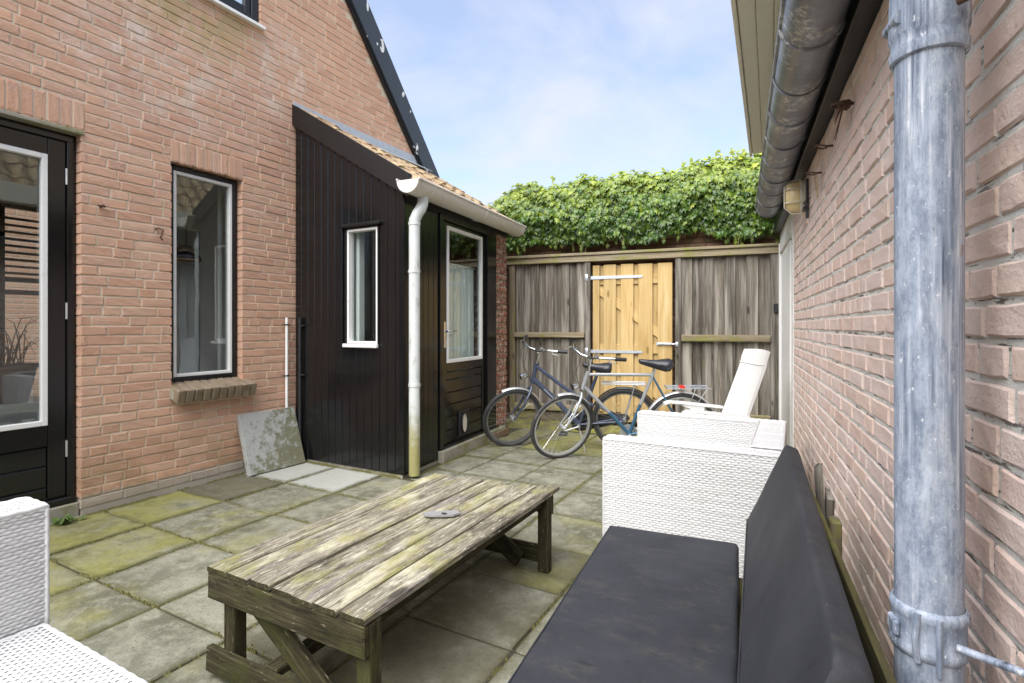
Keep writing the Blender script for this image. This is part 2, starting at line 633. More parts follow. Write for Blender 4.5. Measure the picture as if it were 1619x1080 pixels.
def mat_black_paint(name, rough=0.22, grain=True):
    m = Mat(name)
    p = m.pos()
    r = m.rnd()
    o = m.scale(p, (30, 30, 1.6), r)
    g = m.noise(o, 1.0, 5, 0.6)
    col = m.mix(m.noise(p, 7, 5, 0.65), (0.004, 0.004, 0.0045), (0.011, 0.011, 0.0115))
    sc_ = m.step(m.noise(m.scale(p, (26, 26, 9)), 1.0, 5, 0.75), 0.70, 0.78)
    col = m.mix(m.math('MULTIPLY', sc_, 0.35), col, (0.16, 0.145, 0.12))
    ro = m.math('ADD', rough, m.math('MULTIPLY', m.noise(p, 5, 5, 0.7), 0.14))
    return m.bsdf(col, ro, 0, m.bump(g, 0.22 if grain else 0.05, 0.004), 0.5)


def mat_zinc(name, pale=False):
    m = Mat(name)
    p = m.pos()
    if pale:
        st = m.noise(m.scale(p, (95, 95, 3.2)), 1.0, 6, 0.68)
        col = m.ramp(st, [(0.34, (0.07, 0.09, 0.13)), (0.45, (0.20, 0.245, 0.32)), (0.55, (0.36, 0.42, 0.51)), (0.66, (0.78, 0.79, 0.80))])
        cl = m.mix(m.step(m.noise(m.scale(p, (38, 38, 20)), 1.0, 7, 0.78), 0.36, 0.64), (0.185, 0.235, 0.315), (0.45, 0.515, 0.61))
        col = m.mix(m.math('MULTIPLY', m.step(m.noise(m.scale(p, (9, 9, 1.2)), 1.0, 4, 0.6), 0.44, 0.56), 0.85), col, cl)
        sp = m.step(m.noise(m.scale(p, (120, 120, 60)), 1.0, 5, 0.8), 0.61, 0.67)
        col = m.mix(m.math('MULTIPLY', sp, 0.85), col, (0.82, 0.84, 0.85))
        dk = m.step(m.noise(m.scale(p, (140, 140, 50)), 1.0, 4, 0.7), 0.64, 0.70)
        col = m.mix(m.math('MULTIPLY', dk, 0.6), col, (0.09, 0.10, 0.13))
        col = m.mix(m.math('MULTIPLY', m.step(m.noise(m.scale(p, (30, 30, 13), None), 1.0, 3, 0.6), 0.70, 0.74), 0.7), col, (0.30, 0.20, 0.13))
        pt = m.step(m.noise(m.scale(p, (14, 14, 3)), 1.0, 6, 0.75), 0.52, 0.62)
        col = m.mix(m.math('MULTIPLY', pt, 0.34), col, (0.68, 0.72, 0.76))
        return m.bsdf(col, 0.55, 0.05, m.bump(st, 0.15, 0.003), 0.45)
    n1 = m.noise(p, 7, 6, 0.65)
    col = m.ramp(n1, [(0.3, (0.13, 0.138, 0.155)), (0.5, (0.19, 0.20, 0.22)), (0.7, (0.28, 0.29, 0.31))])
    li = m.step(m.noise(p, 46, 6, 0.8), 0.49, 0.56)
    li = m.math('MULTIPLY', li, m.step(m.noise(p, 5, 4, 0.6), 0.50, 0.62))
    col = m.mix(m.math('MULTIPLY', li, 0.85), col, (0.62, 0.60, 0.55))
    return m.bsdf(col, 0.36, 0.0, m.bump(m.noise(p, 60, 4, 0.6), 0.2, 0.004), 0.5)


def mat_leaf(name, old, young):
    m = Mat(name)
    p = m.pos()
    at = m.n.new('ShaderNodeAttribute')
    at.attribute_name = 'age'
    isl = m.n.new('ShaderNodeNewGeometry').outputs['Random Per Island']
    c = m.mix(at.outputs['Fac'], old[0], young[0])
    c2 = m.mix(at.outputs['Fac'], old[1], young[1])
    col = m.mix(isl, c, c2)
    col = m.mix(m.math('MULTIPLY', m.step(m.noise(p, 40, 3, 0.6), 0.5, 0.7), 0.3), col, tuple(k * 1.5 for k in old[1]))
    b = m.n.new('ShaderNodeBsdfPrincipled')
    m.put(b.inputs['Base Color'], col)
    b.inputs['Roughness'].default_value = 0.34
    t = m.n.new('ShaderNodeBsdfTranslucent')
    m.put(t.inputs[0], m.mix(0.5, col, (0.30, 0.42, 0.03)))
    mx = m.n.new('ShaderNodeMixShader')
    mx.inputs[0].default_value = 0.18
    m.l.new(b.outputs[0], mx.inputs[1])
    m.l.new(t.outputs[0], mx.inputs[2])
    m.l.new(mx.outputs[0], m.out.inputs[0])
    return m.m


def mat_roof_tile():
    m = Mat('roof_clay')
    p = m.pos()
    r = m.rnd()
    col = m.ramp(r, [(0, (0.22, 0.13, 0.08)), (0.4, (0.30, 0.20, 0.125)), (0.7, (0.26, 0.185, 0.125)), (1, (0.36, 0.27, 0.18))])
    col = m.mix(m.step(m.noise(p, 10, 6, 0.7), 0.42, 0.66), col, (0.48, 0.38, 0.22))
    col = m.mix(m.step(m.noise(p, 15, 5, 0.7), 0.58, 0.68), col, (0.13, 0.12, 0.03))
    return m.bsdf(col, 0.9, 0, m.bump(m.noise(p, 50, 5, 0.7), 0.5, 0.006), 0.2)


M_BRICK = mat_brick_house()
M_MORT = mat_brick_house('house_mortar', True)
M_BRICKP = mat_brick_pale('pale_brick')
M_MORTP = mat_brick_pale('pale_mortar', True)
M_BLACK = mat_black_paint('black_gloss_paint', 0.10)
M_BLACKF = mat_black_paint('black_fascia_paint', 0.34)
M_WHITE = mat_plain('white_paint', (0.80, 0.80, 0.77), 0.4, var=0.04, dirt=((0.50, 0.50, 0.43), 9, 0.60, 0.78, 0.4))
M_CREAM = mat_plain('cream_boards', (0.88, 0.86, 0.72), 0.5, var=0.04)
M_GUTW = mat_plain('white_gutter_plastic', (0.66, 0.63, 0.57), 0.4, var=0.06, dirt=((0.28, 0.25, 0.19), 6, 0.55, 0.75, 0.55))
def mat_shed_pipe():
    m = Mat('grey_white_pipe')
    p = m.pos()
    col = m.mix(m.noise(p, 12, 5, 0.6), (0.52, 0.55, 0.53), (0.64, 0.67, 0.65))
    col = m.mix(m.math('MULTIPLY', m.step(m.noise(m.scale(p, (22, 22, 7)), 1.0, 6, 0.75), 0.52, 0.66), 0.7), col, (0.27, 0.28, 0.24))
    z = m.sep(p)[2]
    al = m.math('SUBTRACT', 1.0, m.step(m.math('ADD', z, m.math('MULTIPLY', m.noise(p, 14, 5, 0.7), 0.5)), 0.45, 0.85))
    col = m.mix(m.math('MULTIPLY', al, 0.9), col, m.mix(m.noise(p, 30, 5, 0.7), (0.16, 0.15, 0.04), (0.40, 0.36, 0.10)))
    return m.bsdf(col, 0.45, 0, m.bump(m.noise(p, 40, 4, 0.6), 0.1, 0.003), 0.5)


M_PIPEW = mat_shed_pipe()
M_ZINC = mat_zinc('weathered_zinc')
M_ZINCP = mat_zinc('streaked_zinc', True)
M_LEAD = mat_plain('lead_sheet', (0.42, 0.45, 0.48), 0.5, 0.1, 0.2, 20, 0.3, 40)
M_SLAB = mat_slab()
M_GLASS = mat_glass('window_glass')
M_TILE = mat_roof_tile()
M_FENCE = mat_wood('fence_wood', [(0.052, 0.043, 0.032), (0.12, 0.104, 0.082), (0.20, 0.18, 0.15), (0.33, 0.305, 0.265)], (1.0, 22, 22),
                   streak=((0.42, 0.39, 0.33), 0.52, 0.70, 0.65), moss=((0.16, 0.16, 0.05), 0.60, 0.78, 0.55), tonev=0.34)
M_FRAIL = mat_wood('fence_rail_wood', [(0.13, 0.098, 0.056), (0.225, 0.18, 0.115), (0.31, 0.26, 0.175), (0.40, 0.35, 0.26)], (1.0, 24, 24),
                   moss=((0.20, 0.205, 0.045), 0.48, 0.66, 0.8))
M_GATE = mat_wood('new_pine', [(0.37, 0.235, 0.085), (0.47, 0.325, 0.135), (0.53, 0.385, 0.18), (0.60, 0.465, 0.25)], (0.8, 14, 14), cracks=0.12, rough=0.7)
M_TABLE = mat_wood('table_wood', [(0.050, 0.043, 0.033), (0.155, 0.135, 0.10), (0.30, 0.272, 0.205), (0.52, 0.49, 0.39)], (2.6, 34, 34),
                   patch=((0.60, 0.56, 0.42), 0.50, 0.68, 0.6), moss=((0.26, 0.25, 0.075), 0.47, 0.70, 0.72), streak=((0.20, 0.175, 0.165), 0.54, 0.68, 0.7), fleck=((0.60, 0.565, 0.44), 0.57, 0.62))
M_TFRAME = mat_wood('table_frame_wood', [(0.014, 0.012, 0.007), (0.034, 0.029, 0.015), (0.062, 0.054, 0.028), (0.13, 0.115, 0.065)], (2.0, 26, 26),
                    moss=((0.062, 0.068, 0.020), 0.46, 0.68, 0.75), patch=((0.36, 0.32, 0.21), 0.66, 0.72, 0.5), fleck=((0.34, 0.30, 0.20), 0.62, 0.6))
M_BENCHW = mat_wood('bench_wood', [(0.10, 0.08, 0.05), (0.17, 0.14, 0.09), (0.24, 0.21, 0.14), (0.34, 0.30, 0.22)], (1.5, 26, 26),
                    moss=((0.27, 0.26, 0.07), 0.48, 0.62, 0.75))
M_BENCHD = mat_wood('dark_bench_wood', [(0.045, 0.038, 0.02), (0.085, 0.075, 0.035), (0.13, 0.115, 0.05), (0.20, 0.18, 0.09)], (1.5, 26, 26), moss=((0.19, 0.19, 0.05), 0.5, 0.62, 0.7))


def mat_wicker():
    m = Mat('white_wicker')
    p = m.pos()
    isl = m.n.new('ShaderNodeNewGeometry').outputs['Random Per Island']
    col = m.mix(isl, (0.60, 0.60, 0.59), (0.72, 0.72, 0.715))
    col = m.mix(m.math('MULTIPLY', m.step(m.noise(p, 3.5, 6, 0.7), 0.52, 0.78), 0.40), col, (0.50, 0.485, 0.42))
    col = m.mix(m.math('MULTIPLY', m.step(m.noise(p, 28, 5, 0.75), 0.62, 0.72), 0.45), col, (0.44, 0.42, 0.35))
    return m.bsdf(col, m.math('ADD', 0.34, m.math('MULTIPLY', m.noise(p, 9, 4, 0.6), 0.2)), 0, None, 0.45)


M_WICK = mat_wicker()
M_WICKB = mat_plain('wicker_core', (0.56, 0.56, 0.54), 0.6, var=0.05)
M_PLAST = mat_plain('white_plastic', (0.72, 0.72, 0.70), 0.32, var=0.02)
M_CUSH = None
M_RUBBER = mat_plain('tyre_rubber', (0.035, 0.035, 0.037), 0.65, var=0.2, sc_=40, dirt=((0.16, 0.15, 0.13), 12, 0.50, 0.75, 0.5))
M_CHROME = mat_plain('chrome', (0.68, 0.69, 0.70), 0.22, 1.0, 0.08)
M_ALU = mat_plain('dull_aluminium', (0.60, 0.61, 0.60), 0.42, 0.7, 0.15, 30)
M_GALV = mat_plain('galvanised_steel', (0.52, 0.56, 0.60), 0.42, 0.6, 0.18, 45)
M_GALVD = mat_plain('grey_rim', (0.20, 0.205, 0.21), 0.4, 0.6, 0.2, 30)
M_BLUEF = mat_plain('slate_bike_enamel', (0.055, 0.070, 0.115), 0.25, 0.2, 0.15, coat=0.6)
M_SILVF = mat_plain('silver_bike_enamel', (0.36, 0.38, 0.385), 0.3, 0.3, 0.1, coat=0.5)
M_TEAL = mat_plain('teal_bike_enamel', (0.035, 0.12, 0.20), 0.28, 0.2, 0.2, coat=0.5)
M_BLKPL = mat_plain('black_plastic', (0.022, 0.023, 0.026), 0.38, var=0.2)
M_SADDLE = mat_plain('black_vinyl', (0.020, 0.021, 0.027), 0.36, var=0.15, bump=0.15, bs=120)
M_RED = mat_plain('red_reflector', (0.60, 0.03, 0.02), 0.25)
M_CLEAR = mat_plain('lamp_lens', (0.75, 0.76, 0.74), 0.15)
M_LAMP = mat_plain('yellowed_lamp_glass', (0.72, 0.58, 0.30), 0.3, var=0.15, sc_=25, dirt=((0.5, 0.33, 0.1), 14, 0.55, 0.75, 0.5))
M_LAMPB = mat_plain('cream_lamp_body', (0.62, 0.58, 0.46), 0.45, var=0.1)
M_RUST = mat_plain('rusty_iron', (0.10, 0.055, 0.035), 0.85, var=0.4, sc_=60, bump=0.5)
M_STRAW = mat_plain('dry_stem', (0.40, 0.31, 0.19), 0.9, var=0.25, sc_=50)
M_SOIL = mat_plain('mossy_soil', (0.13, 0.115, 0.05), 0.95, var=0.4, sc_=14, bump=0.8, bs=40, dirt=((0.22, 0.22, 0.04), 8, 0.45, 0.6, 0.8))
M_JOINT = mat_plain('joint_sand', (0.05, 0.043, 0.026), 0.95, var=0.4, sc_=18, bump=0.6, bs=80, dirt=((0.08, 0.085, 0.022), 7, 0.48, 0.62, 0.7))
M_CONC = mat_plain('old_concrete', (0.31, 0.29, 0.23), 0.9, var=0.25, sc_=16, bump=0.5, bs=60, dirt=((0.20, 0.20, 0.06), 7, 0.46, 0.62, 0.7))
M_SILLB = mat_plain('sill_brick', (0.24, 0.185, 0.125), 0.9, var=0.35, sc_=22, bump=0.7, bs=50, dirt=((0.15, 0.12, 0.06), 14, 0.48, 0.66, 0.8))
M_PLASTER = mat_plain('room_plaster', (0.68, 0.67, 0.64), 0.9, var=0.05)
M_BLUEW = mat_plain('blue_grey_panel', (0.42, 0.50, 0.62), 0.6, var=0.05)
M_FLOORW = mat_plain('room_floor', (0.20, 0.13, 0.08), 0.5, var=0.15)
M_CURT = mat_plain('net_curtain', (0.66, 0.70, 0.66), 0.9, var=0.08, sc_=5)
M_COPPER = mat_plain('orange_lamp_rim', (0.60, 0.30, 0.08), 0.4, var=0.1)
M_LEAF = mat_leaf('ivy_leaf', ((0.018, 0.062, 0.007), (0.080, 0.165, 0.014)), ((0.23, 0.33, 0.025), (0.44, 0.48, 0.04)))
M_WEED = mat_plain('weed_leaf', (0.09, 0.15, 0.03), 0.7, var=0.4, sc_=60)
M_MOSSC = mat_plain('moss', (0.115, 0.11, 0.032), 0.95, var=0.5, sc_=40, bump=0.8, bs=160)
M_GREY = mat_plain('grey_scrap', (0.26, 0.255, 0.25), 0.5, var=0.2, sc_=40)


def mat_cushion():
    m = Mat('charcoal_canvas')
    p = m.pos()
    n1 = m.noise(p, 4.5, 6, 0.62, 0.5)
    col = m.ramp(n1, [(0.3, (0.023, 0.0245, 0.030)), (0.5, (0.031, 0.033, 0.039)), (0.72, (0.043, 0.045, 0.052))])
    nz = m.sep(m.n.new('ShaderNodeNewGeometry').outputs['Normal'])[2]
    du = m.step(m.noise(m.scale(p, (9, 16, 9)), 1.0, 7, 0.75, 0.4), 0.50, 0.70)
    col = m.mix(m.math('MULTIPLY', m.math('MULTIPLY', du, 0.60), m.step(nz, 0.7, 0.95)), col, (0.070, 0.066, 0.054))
    dk2 = m.step(m.noise(m.scale(p, (16, 30, 20)), 1.0, 5, 0.7, 0.5), 0.60, 0.68)
    col = m.mix(m.math('MULTIPLY', dk2, 0.55), col, (0.010, 0.0105, 0.014))
    wv = m.noise(m.scale(p, (500, 500, 500)), 1.0, 2, 0.6)
    col = m.mix(m.math('MULTIPLY', m.step(wv, 0.5, 0.7), 0.35), col, (0.058, 0.060, 0.066))
    sp = m.step(m.noise(p, 95, 2, 0.5), 0.76, 0.79)
    col = m.mix(m.math('MULTIPLY', sp, 0.5), col, (0.28, 0.27, 0.24))
    h = m.math('ADD', m.noise(m.scale(p, (8, 5, 6)), 1.0, 3, 0.5), m.math('MULTIPLY', m.noise(p, 420, 2, 0.5), 0.08))
    return m.bsdf(col, 0.66, 0, m.bump(h, 0.25, 0.010), 0.4)


M_CUSH = mat_cushion()


def mat_board_black():
    return M_BLACK


def mat_spotted():
    m = Mat('peeling_dark_paint')
    p = m.pos()
    col = m.mix(m.noise(p, 6, 4, 0.6), (0.022, 0.028, 0.035), (0.04, 0.05, 0.06))
    sp = m.step(m.noise(m.scale(p, (9, 9, 6)), 1.0, 2, 0.5), 0.668, 0.676)
    col = m.mix(sp, col, (0.74, 0.74, 0.72))
    return m.bsdf(col, 0.4, 0, None, 0.5)


M_VERGE = mat_spotted()


def mat_flaky():
    m = Mat('lime_flaked_brick')
    p = m.pos()
    r = m.rnd()
    col = m.ramp(r, [(0, (0.20, 0.07, 0.045)), (0.5, (0.30, 0.115, 0.07)), (1, (0.24, 0.12, 0.085))])
    f = m.step(m.noise(p, 24, 6, 0.75), 0.50, 0.58)
    col = m.mix(m.math('MULTIPLY', f, 0.85), col, (0.52, 0.46, 0.38))
    return m.bsdf(col, 0.9, 0, m.bump(m.noise(p, 60, 5, 0.7), 0.7, 0.006), 0.2)


M_FLAKY = mat_flaky()


def mat_wall_dark():
    m = Mat('garden_wall_brick')
    p = m.pos()
    r = m.rnd()
    col = m.ramp(r, [(0, (0.13, 0.075, 0.05)), (0.5, (0.21, 0.12, 0.08)), (1, (0.27, 0.175, 0.12))])
    col = m.mix(m.step(m.noise(p, 12, 5, 0.7), 0.5, 0.65), col, (0.10, 0.10, 0.045))
    return m.bsdf(col, 0.92, 0, m.bump(m.noise(p, 60, 5, 0.7), 0.6, 0.006), 0.2)


M_GWALL = mat_wall_dark()


def mat_stained_slab():
    m = Mat('stained_slab')
    p = m.pos()
    col = m.mix(m.noise(p, 9, 5, 0.65), (0.31, 0.32, 0.30), (0.43, 0.44, 0.42))
    x, y, z = m.sep(p)
    bias = m.math('ADD', m.math('MULTIPLY', m.math('SUBTRACT', y, 2.75), 0.35), m.math('MULTIPLY', m.math('SUBTRACT', 0.35, z), 0.25))
    s1 = m.step(m.math('ADD', m.noise(p, 17, 7, 0.78), bias), 0.50, 0.66)
    col = m.mix(m.math('MULTIPLY', s1, 0.85), col, m.mix(m.noise(p, 30, 4, 0.6), (0.085, 0.085, 0.04), (0.19, 0.185, 0.09)))
    s2 = m.step(m.noise(p, 30, 5, 0.7), 0.60, 0.66)
    col = m.mix(m.math('MULTIPLY', s2, 0.55), col, (0.18, 0.17, 0.14))
    return m.bsdf(col, 0.9, 0, m.bump(m.noise(p, 80, 5, 0.7), 0.35, 0.005), 0.2)


M_STSLAB = mat_stained_slab()

# ------------------------------------------------------------------ brickwork


def brick_mesh(L, H, D, seed, mat, bev=0.004, jit=0.0018, fine=True):
    """front face looks along +Y local; X along, Z up; origin in the middle of the front face"""
    rs = random.Random(seed)
    nx, nz = (3, 2) if fine else (2, 1)
    j = lambda k=1.0: rs.uniform(-jit, jit) * k
    vs_, fs = [], []
    gi = {}
    for a in range(nx + 1):
        for b in range(nz + 1):
            gi[a, b] = len(vs_)
            vs_.append((-L / 2 + bev + (L - 2 * bev) * a / nx + j(), j(0.7), -H / 2 + bev + (H - 2 * bev) * b / nz + j()))
    for a in range(nx):
        for b in range(nz):
            fs.append((gi[a, b], gi[a, b + 1], gi[a + 1, b + 1], gi[a + 1, b]))
    ring = [(a, 0) for a in range(nx)] + [(nx, b) for b in range(nz)] + [(a, nz) for a in range(nx, 0, -1)] + [(0, b) for b in range(nz, 0, -1)]
    o_, bk = [], []
    for a, b in ring:
        x, y, z = vs_[gi[a, b]]
        ox = x + (-bev if a == 0 else bev if a == nx else 0)
        oz = z + (-bev if b == 0 else bev if b == nz else 0)
        o_.append(len(vs_)); vs_.append((ox + j(.6), -bev * 0.9, oz + j(.6)))
    for a, b in ring:
        x = -L / 2 + L * a / nx
        z = -H / 2 + H * b / nz
        bk.append(len(vs_)); vs_.append((x, -D, z))
    n = len(ring)
    for i in range(n):
        k = (i + 1) % n
        fs.append((gi[ring[i]], gi[ring[k]], o_[k], o_[i]))
        fs.append((o_[i], o_[k], bk[k], bk[i]))
    me = new_mesh('brick', vs_, fs, mat)
    return me


def courses(u0, u1, z0, z1, pitch, bl, hd, joint, blocks, top=None, seed=1, zfill=None):
    """list of (ua, ub, za, zb): bricks in a wild bond, cut round the blocks"""
    rs = random.Random(seed)
    out = []
    k = 0
    z = z0
    while z < z1 - 0.01:
        zt = z + pitch - joint
        zm = (z + zt) / 2
        cuts = [(a, b) for (a, b, c, d) in blocks if c < zm < d]
        u = u0 - rs.uniform(0, bl)
        while u < u1:
            L = bl if rs.random() < 0.62 else hd
            a, b = u, u + L
            segs = [(max(a, u0), min(b, u1))]
            for (c, d) in cuts:
                ns = []
                for (p, q) in segs:
                    if q <= c or p >= d:
                        ns.append((p, q))
                    else:
                        if p < c:
                            ns.append((p, c))
                        if q > d:
                            ns.append((d, q))
                segs = ns
            for (p, q) in segs:
                if q - p > 0.018:
                    if top is None or zt < min(top(p), top(q)):
                        out.append((p, q, z, zt))
            u += L + joint
        row = [i for i in range(len(out)) if out[i][2] == z]
        for e in [x for c in cuts for x in c] + [u0, u1]:
            for i in row:
                p, q, a_, b_ = out[i]
                if 0 < e - q < 0.045 and not any(0 < e - out[j][1] < e - q for j in row):
                    out[i] = (p, e, a_, b_)
                if 0 < p - e < 0.045 and not any(0 < out[j][0] - e < p - e for j in row):
                    out[i] = (e, q, a_, b_)
        z += pitch
        k += 1
    return out


def lay_bricks(parent, fr, lst, mat, depth=0.10, nmax=300, jd=0.003, name='brick', seed=5, jit=0.0018, stuff='brickwork', bev=0.004):
    """the largest in the picture become brick objects, the rest one joined part"""
    rs = random.Random(seed)
    sc_list = []
    for b in lst:
        c = fr.at((b[0] + b[1]) / 2, (b[2] + b[3]) / 2)
        ok, d = in_view(c)
        view = (c - V((0, 0, CAM_H))).normalized()
        a = (b[1] - b[0]) * (b[3] - b[2]) * abs(view.dot(fr.n)) / (d * d) if ok else 0
        sc_list.append((a, b))
    sc_list.sort(key=lambda t: -t[0])
    L0, H0 = 0.205, 0.052
    protos = [brick_mesh(L0, H0, depth, seed + i, mat, bev, jit) for i in range(6)]
    hproto = [brick_mesh(0.098, H0, depth, seed + 20 + i, mat, bev, jit) for i in range(4)]
    cheap = [brick_mesh(L0, H0, depth, seed + 40 + i, mat, bev, jit, False) for i in range(4)]
    mb = MB()
    cache = [([tuple(v.co) for v in me.vertices], [tuple(p.vertices) for p in me.polygons]) for me in cheap]
    for i, (a, b) in enumerate(sc_list):
        L, H = b[1] - b[0], b[3] - b[2]
        off = rs.uniform(-jd, jd)
        c = fr.at((b[0] + b[1]) / 2, (b[2] + b[3]) / 2, off)
        tw = rs.uniform(-0.006, 0.006)
        un = (fr.u + V((0, 0, 1)) * tw).normalized()
        zn = (V((0, 0, 1)) - fr.u * tw).normalized()
        sgn = 1 if fr.u.cross(fr.n).z > 0 else -1
        if i < nmax and a > 0:
            me = rs.choice(hproto) if L < 0.14 else rs.choice(protos)
            l0 = 0.098 if L < 0.14 else L0
            o = bpy.data.objects.new(name, me)
            link(o, parent, rotM(un * (sgn * L / l0), fr.n, zn * (H / H0), c))
        else:
            vs_, fs = rs.choice(cache)
            w = [c + un * (sgn * p[0] * L / L0) + fr.n * p[1] + zn * (p[2] * H / H0) for p in vs_]
            mb.add(w, fs)
    if mb.v:
        mb.build(stuff, mat, parent, kind='stuff')


def backing(fr, u0, u1, z0, z1, blocks, n0, n1, top=None, inset=0.006):
    """mortar sheet split round openings"""
    mb = MB()
    us = sorted({u0, u1, *[x for b in blocks for x in (b[0] - inset, b[1] + inset) if u0 < x < u1]})
    zs = sorted({z0, z1, *[x for b in blocks for x in (b[2] - inset, b[3] + inset) if z0 < x < z1]})
    if top:
        k = 24
        us = sorted(set(us) | {u0 + (u1 - u0) * i / k for i in range(k + 1)})
    for i in range(len(us) - 1):
        # merge cells of a column
        run = None
        um = (us[i] + us[i + 1]) / 2
        for j in range(len(zs)):
            free = j < len(zs) - 1 and not any(b[0] - inset < um < b[1] + inset and b[2] - inset < (zs[j] + zs[j + 1]) / 2 < b[3] + inset for b in blocks)
            if free and run is None:
                run = zs[j]
            if not free and run is not None:
                ze = zs[j]
                za, zb = ze, ze
                if top:
                    za, zb = min(ze, top(us[i])), min(ze, top(us[i + 1]))
                if min(za, zb) > run + 0.01:
                    poly = [fr.at(us[i], run, n0), fr.at(us[i + 1], run, n0), fr.at(us[i + 1], zb, n0), fr.at(us[i], za, n0)]
                    mb.prism(poly, fr.n * (n1 - n0))
                run = None
    return mb


# ------------------------------------------------------------------ ground and paving
g = MB()
g.add([(-150, -150, -0.03), (150, -150, -0.03), (150, 150, -0.03), (-150, 150, -0.03)], [(0, 1, 2, 3)])
ground = g.build('ground', M_JOINT)
ground['kind'] = 'structure'
mb = MB()
mb.box((-1.8, 2.4, -0.019), (4.6, 7.6, 0.02), b=0.001)
patio = mb.build('patio', M_JOINT)
patio['kind'] = 'structure'


def slab_mesh(w, d, seed):
    vs_, fs = bbox(w, d, 0.05, 0.006, 0.0022)
    return new_mesh('paving_slab', vs_, fs, M_SLAB)


def lay_slabs():
    rs = random.Random(3)
    xs = [-3.89, -3.375, -2.865, -2.355, -1.875, -1.395, -0.90, -0.41, 0.08, 0.42]
    rowL = [-1.18, -0.70, -0.22, 0.26, 0.75, 1.232, 1.715, 2.19, 2.67, 3.165]
    rowM = [-1.18, -0.70, -0.22, 0.26, 0.75, 1.232, 1.715, 2.19, 2.67, 3.03, 3.51, 4.02, 4.52, 5.02, 5.45]
    rowR = [-1.20, -0.72, -0.24, 0.25, 0.73, 1.21, 1.68, 2.13, 2.25, 2.57, 3.03, 3.51, 4.02, 4.52, 5.02, 5.45]
    cache = {}
    strip = [3.19, 3.51, 4.02, 4.52, 5.02, 5.45]
    for j in range(5):
        y0, y1 = strip[j], strip[j + 1]
        x0 = -2.60 - 0.0815 * ((y0 + y1) / 2 - 3.2)
        me = slab_mesh(-2.365 - x0, y1 - y0 - 0.01, 50 + j)
        o = bpy.data.objects.new('paving_slab', me)
        link(o, patio, Matrix.Translation(((x0 - 2.365) / 2, (y0 + y1) / 2, -0.027)))
        o.color = (0.5, 0.35 + 0.1 * j, 0, 1)
    for i in range(len(xs) - 1):
        xm = (xs[i] + xs[i + 1]) / 2
        rows = rowL if xm < -2.4 else rowM if xm < -1.4 else rowR
        for j in range(len(rows) - 1):
            y0, y1 = rows[j], rows[j + 1]
            ym = (y0 + y1) / 2
            x0, x1 = xs[i], xs[i + 1]
            if xm > 0.1 and ym > 2.5:
                continue
            w, d = x1 - x0 - 0.010, y1 - y0 - 0.010
            key = (round(w, 2), round(d, 2))
            if key not in cache:
                cache[key] = slab_mesh(w, d, len(cache))
            o = bpy.data.objects.new('paving_slab', cache[key])
            t, t2 = rs.uniform(-.004, .004), rs.uniform(-.004, .004)
            M = Matrix.Translation((xm, ym, -0.026 + rs.uniform(-.003, .002))) @ Matrix.Rotation(t, 4, 'X') @ Matrix.Rotation(t2, 4, 'Y') @ Matrix.Rotation(rs.uniform(-.006, .006), 4, 'Z')
            link(o, patio, M)
            moss = rs.uniform(0.25, 0.65)
            light, shade_damp = 0.3, 0.0
            if xm < -2.4 and 0.7 < ym < 2.2:
                moss = rs.uniform(0.52, 0.86)
            if abs(xm + 3.12) < .2 and abs(ym - 1.47) < .2 or abs(xm + 3.63) < .2 and abs(ym - 1.95) < .2 or abs(xm + 3.63) < .2 and abs(ym - 1.47) < .2:
                moss = 0.88
            if abs(xm + 3.63) < .2 and abs(ym - 2.43) < .2:
                moss, shade_damp = 0.45, 0.82
            if xm < -2.85 and abs(ym - 2.92) < .2:
                moss, light = 0.15, 0.92
            if -2.4 < xm < -0.9 and ym > 2.9:
                moss = rs.uniform(0.1, 0.42)
                light = rs.uniform(0.3, 0.68)
            if xm > -1.4 and 2.1 < ym < 3.0:
                moss = rs.uniform(0.6, 0.8)
            if -1.4 < xm < -0.4 and ym < 2.1:
                moss = rs.uniform(0.42, 0.58)
                light = 0.62
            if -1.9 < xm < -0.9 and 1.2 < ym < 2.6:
                shade_damp = 0.80  # stains, plus shade under the table painted into the slab colour
            if ym > 4.6:
                moss = 0.85
            o.color = (light, moss, shade_damp, 1)


lay_slabs()

# ------------------------------------------------------------------ left brick house
FH = Fr((-3.9, 0), (0, 1), (1, 0))
DOOR = (0.52, 1.60, 0.0, 2.39)
WIN = (2.14, 2.68, 0.745, 2.35)
UPW = (1.75, 2.84, 3.63, 5.2)
SLOPE = (4.401 - 3.171) / (3.794 - 4.843)


def gable(u):
    return 4.401 + (u - 3.794) * SLOPE + 0.12


house = thing('brick_house', 'orange brick house on the left with black door, tall window and sloping gable edge', 'house', (-3.9, 1.5, 0))
lint = [(0.50, 1.62, 2.39, 2.578), (2.13, 2.69, 2.35, 2.52)]
blk = [DOOR, WIN, UPW] + lint
lst = courses(-0.6, 4.99, 0.04, 4.75, 0.0635, 0.207, 0.098, 0.0098, blk, gable, 4)
for (a, b, c, d) in lint:
    n = int(round((b - a) / 0.0625))
    for i in range(n):
        w = (b - a) / n
        lst.append((a + i * w + 0.005, a + (i + 1) * w - 0.005, c + 0.002, d - 0.010))
lay_bricks(house, FH, lst, M_BRICK, 0.10, 300, 0.0022, seed=3, jit=0.0018, bev=0.0035)
mbk = backing(FH, -0.6, 5.05, -0.02, 4.75, [DOOR, WIN, UPW], -0.115, -0.005, lambda u: gable(u) - 0.03)
mbk.build('mortar_bed', M_MORT, house)
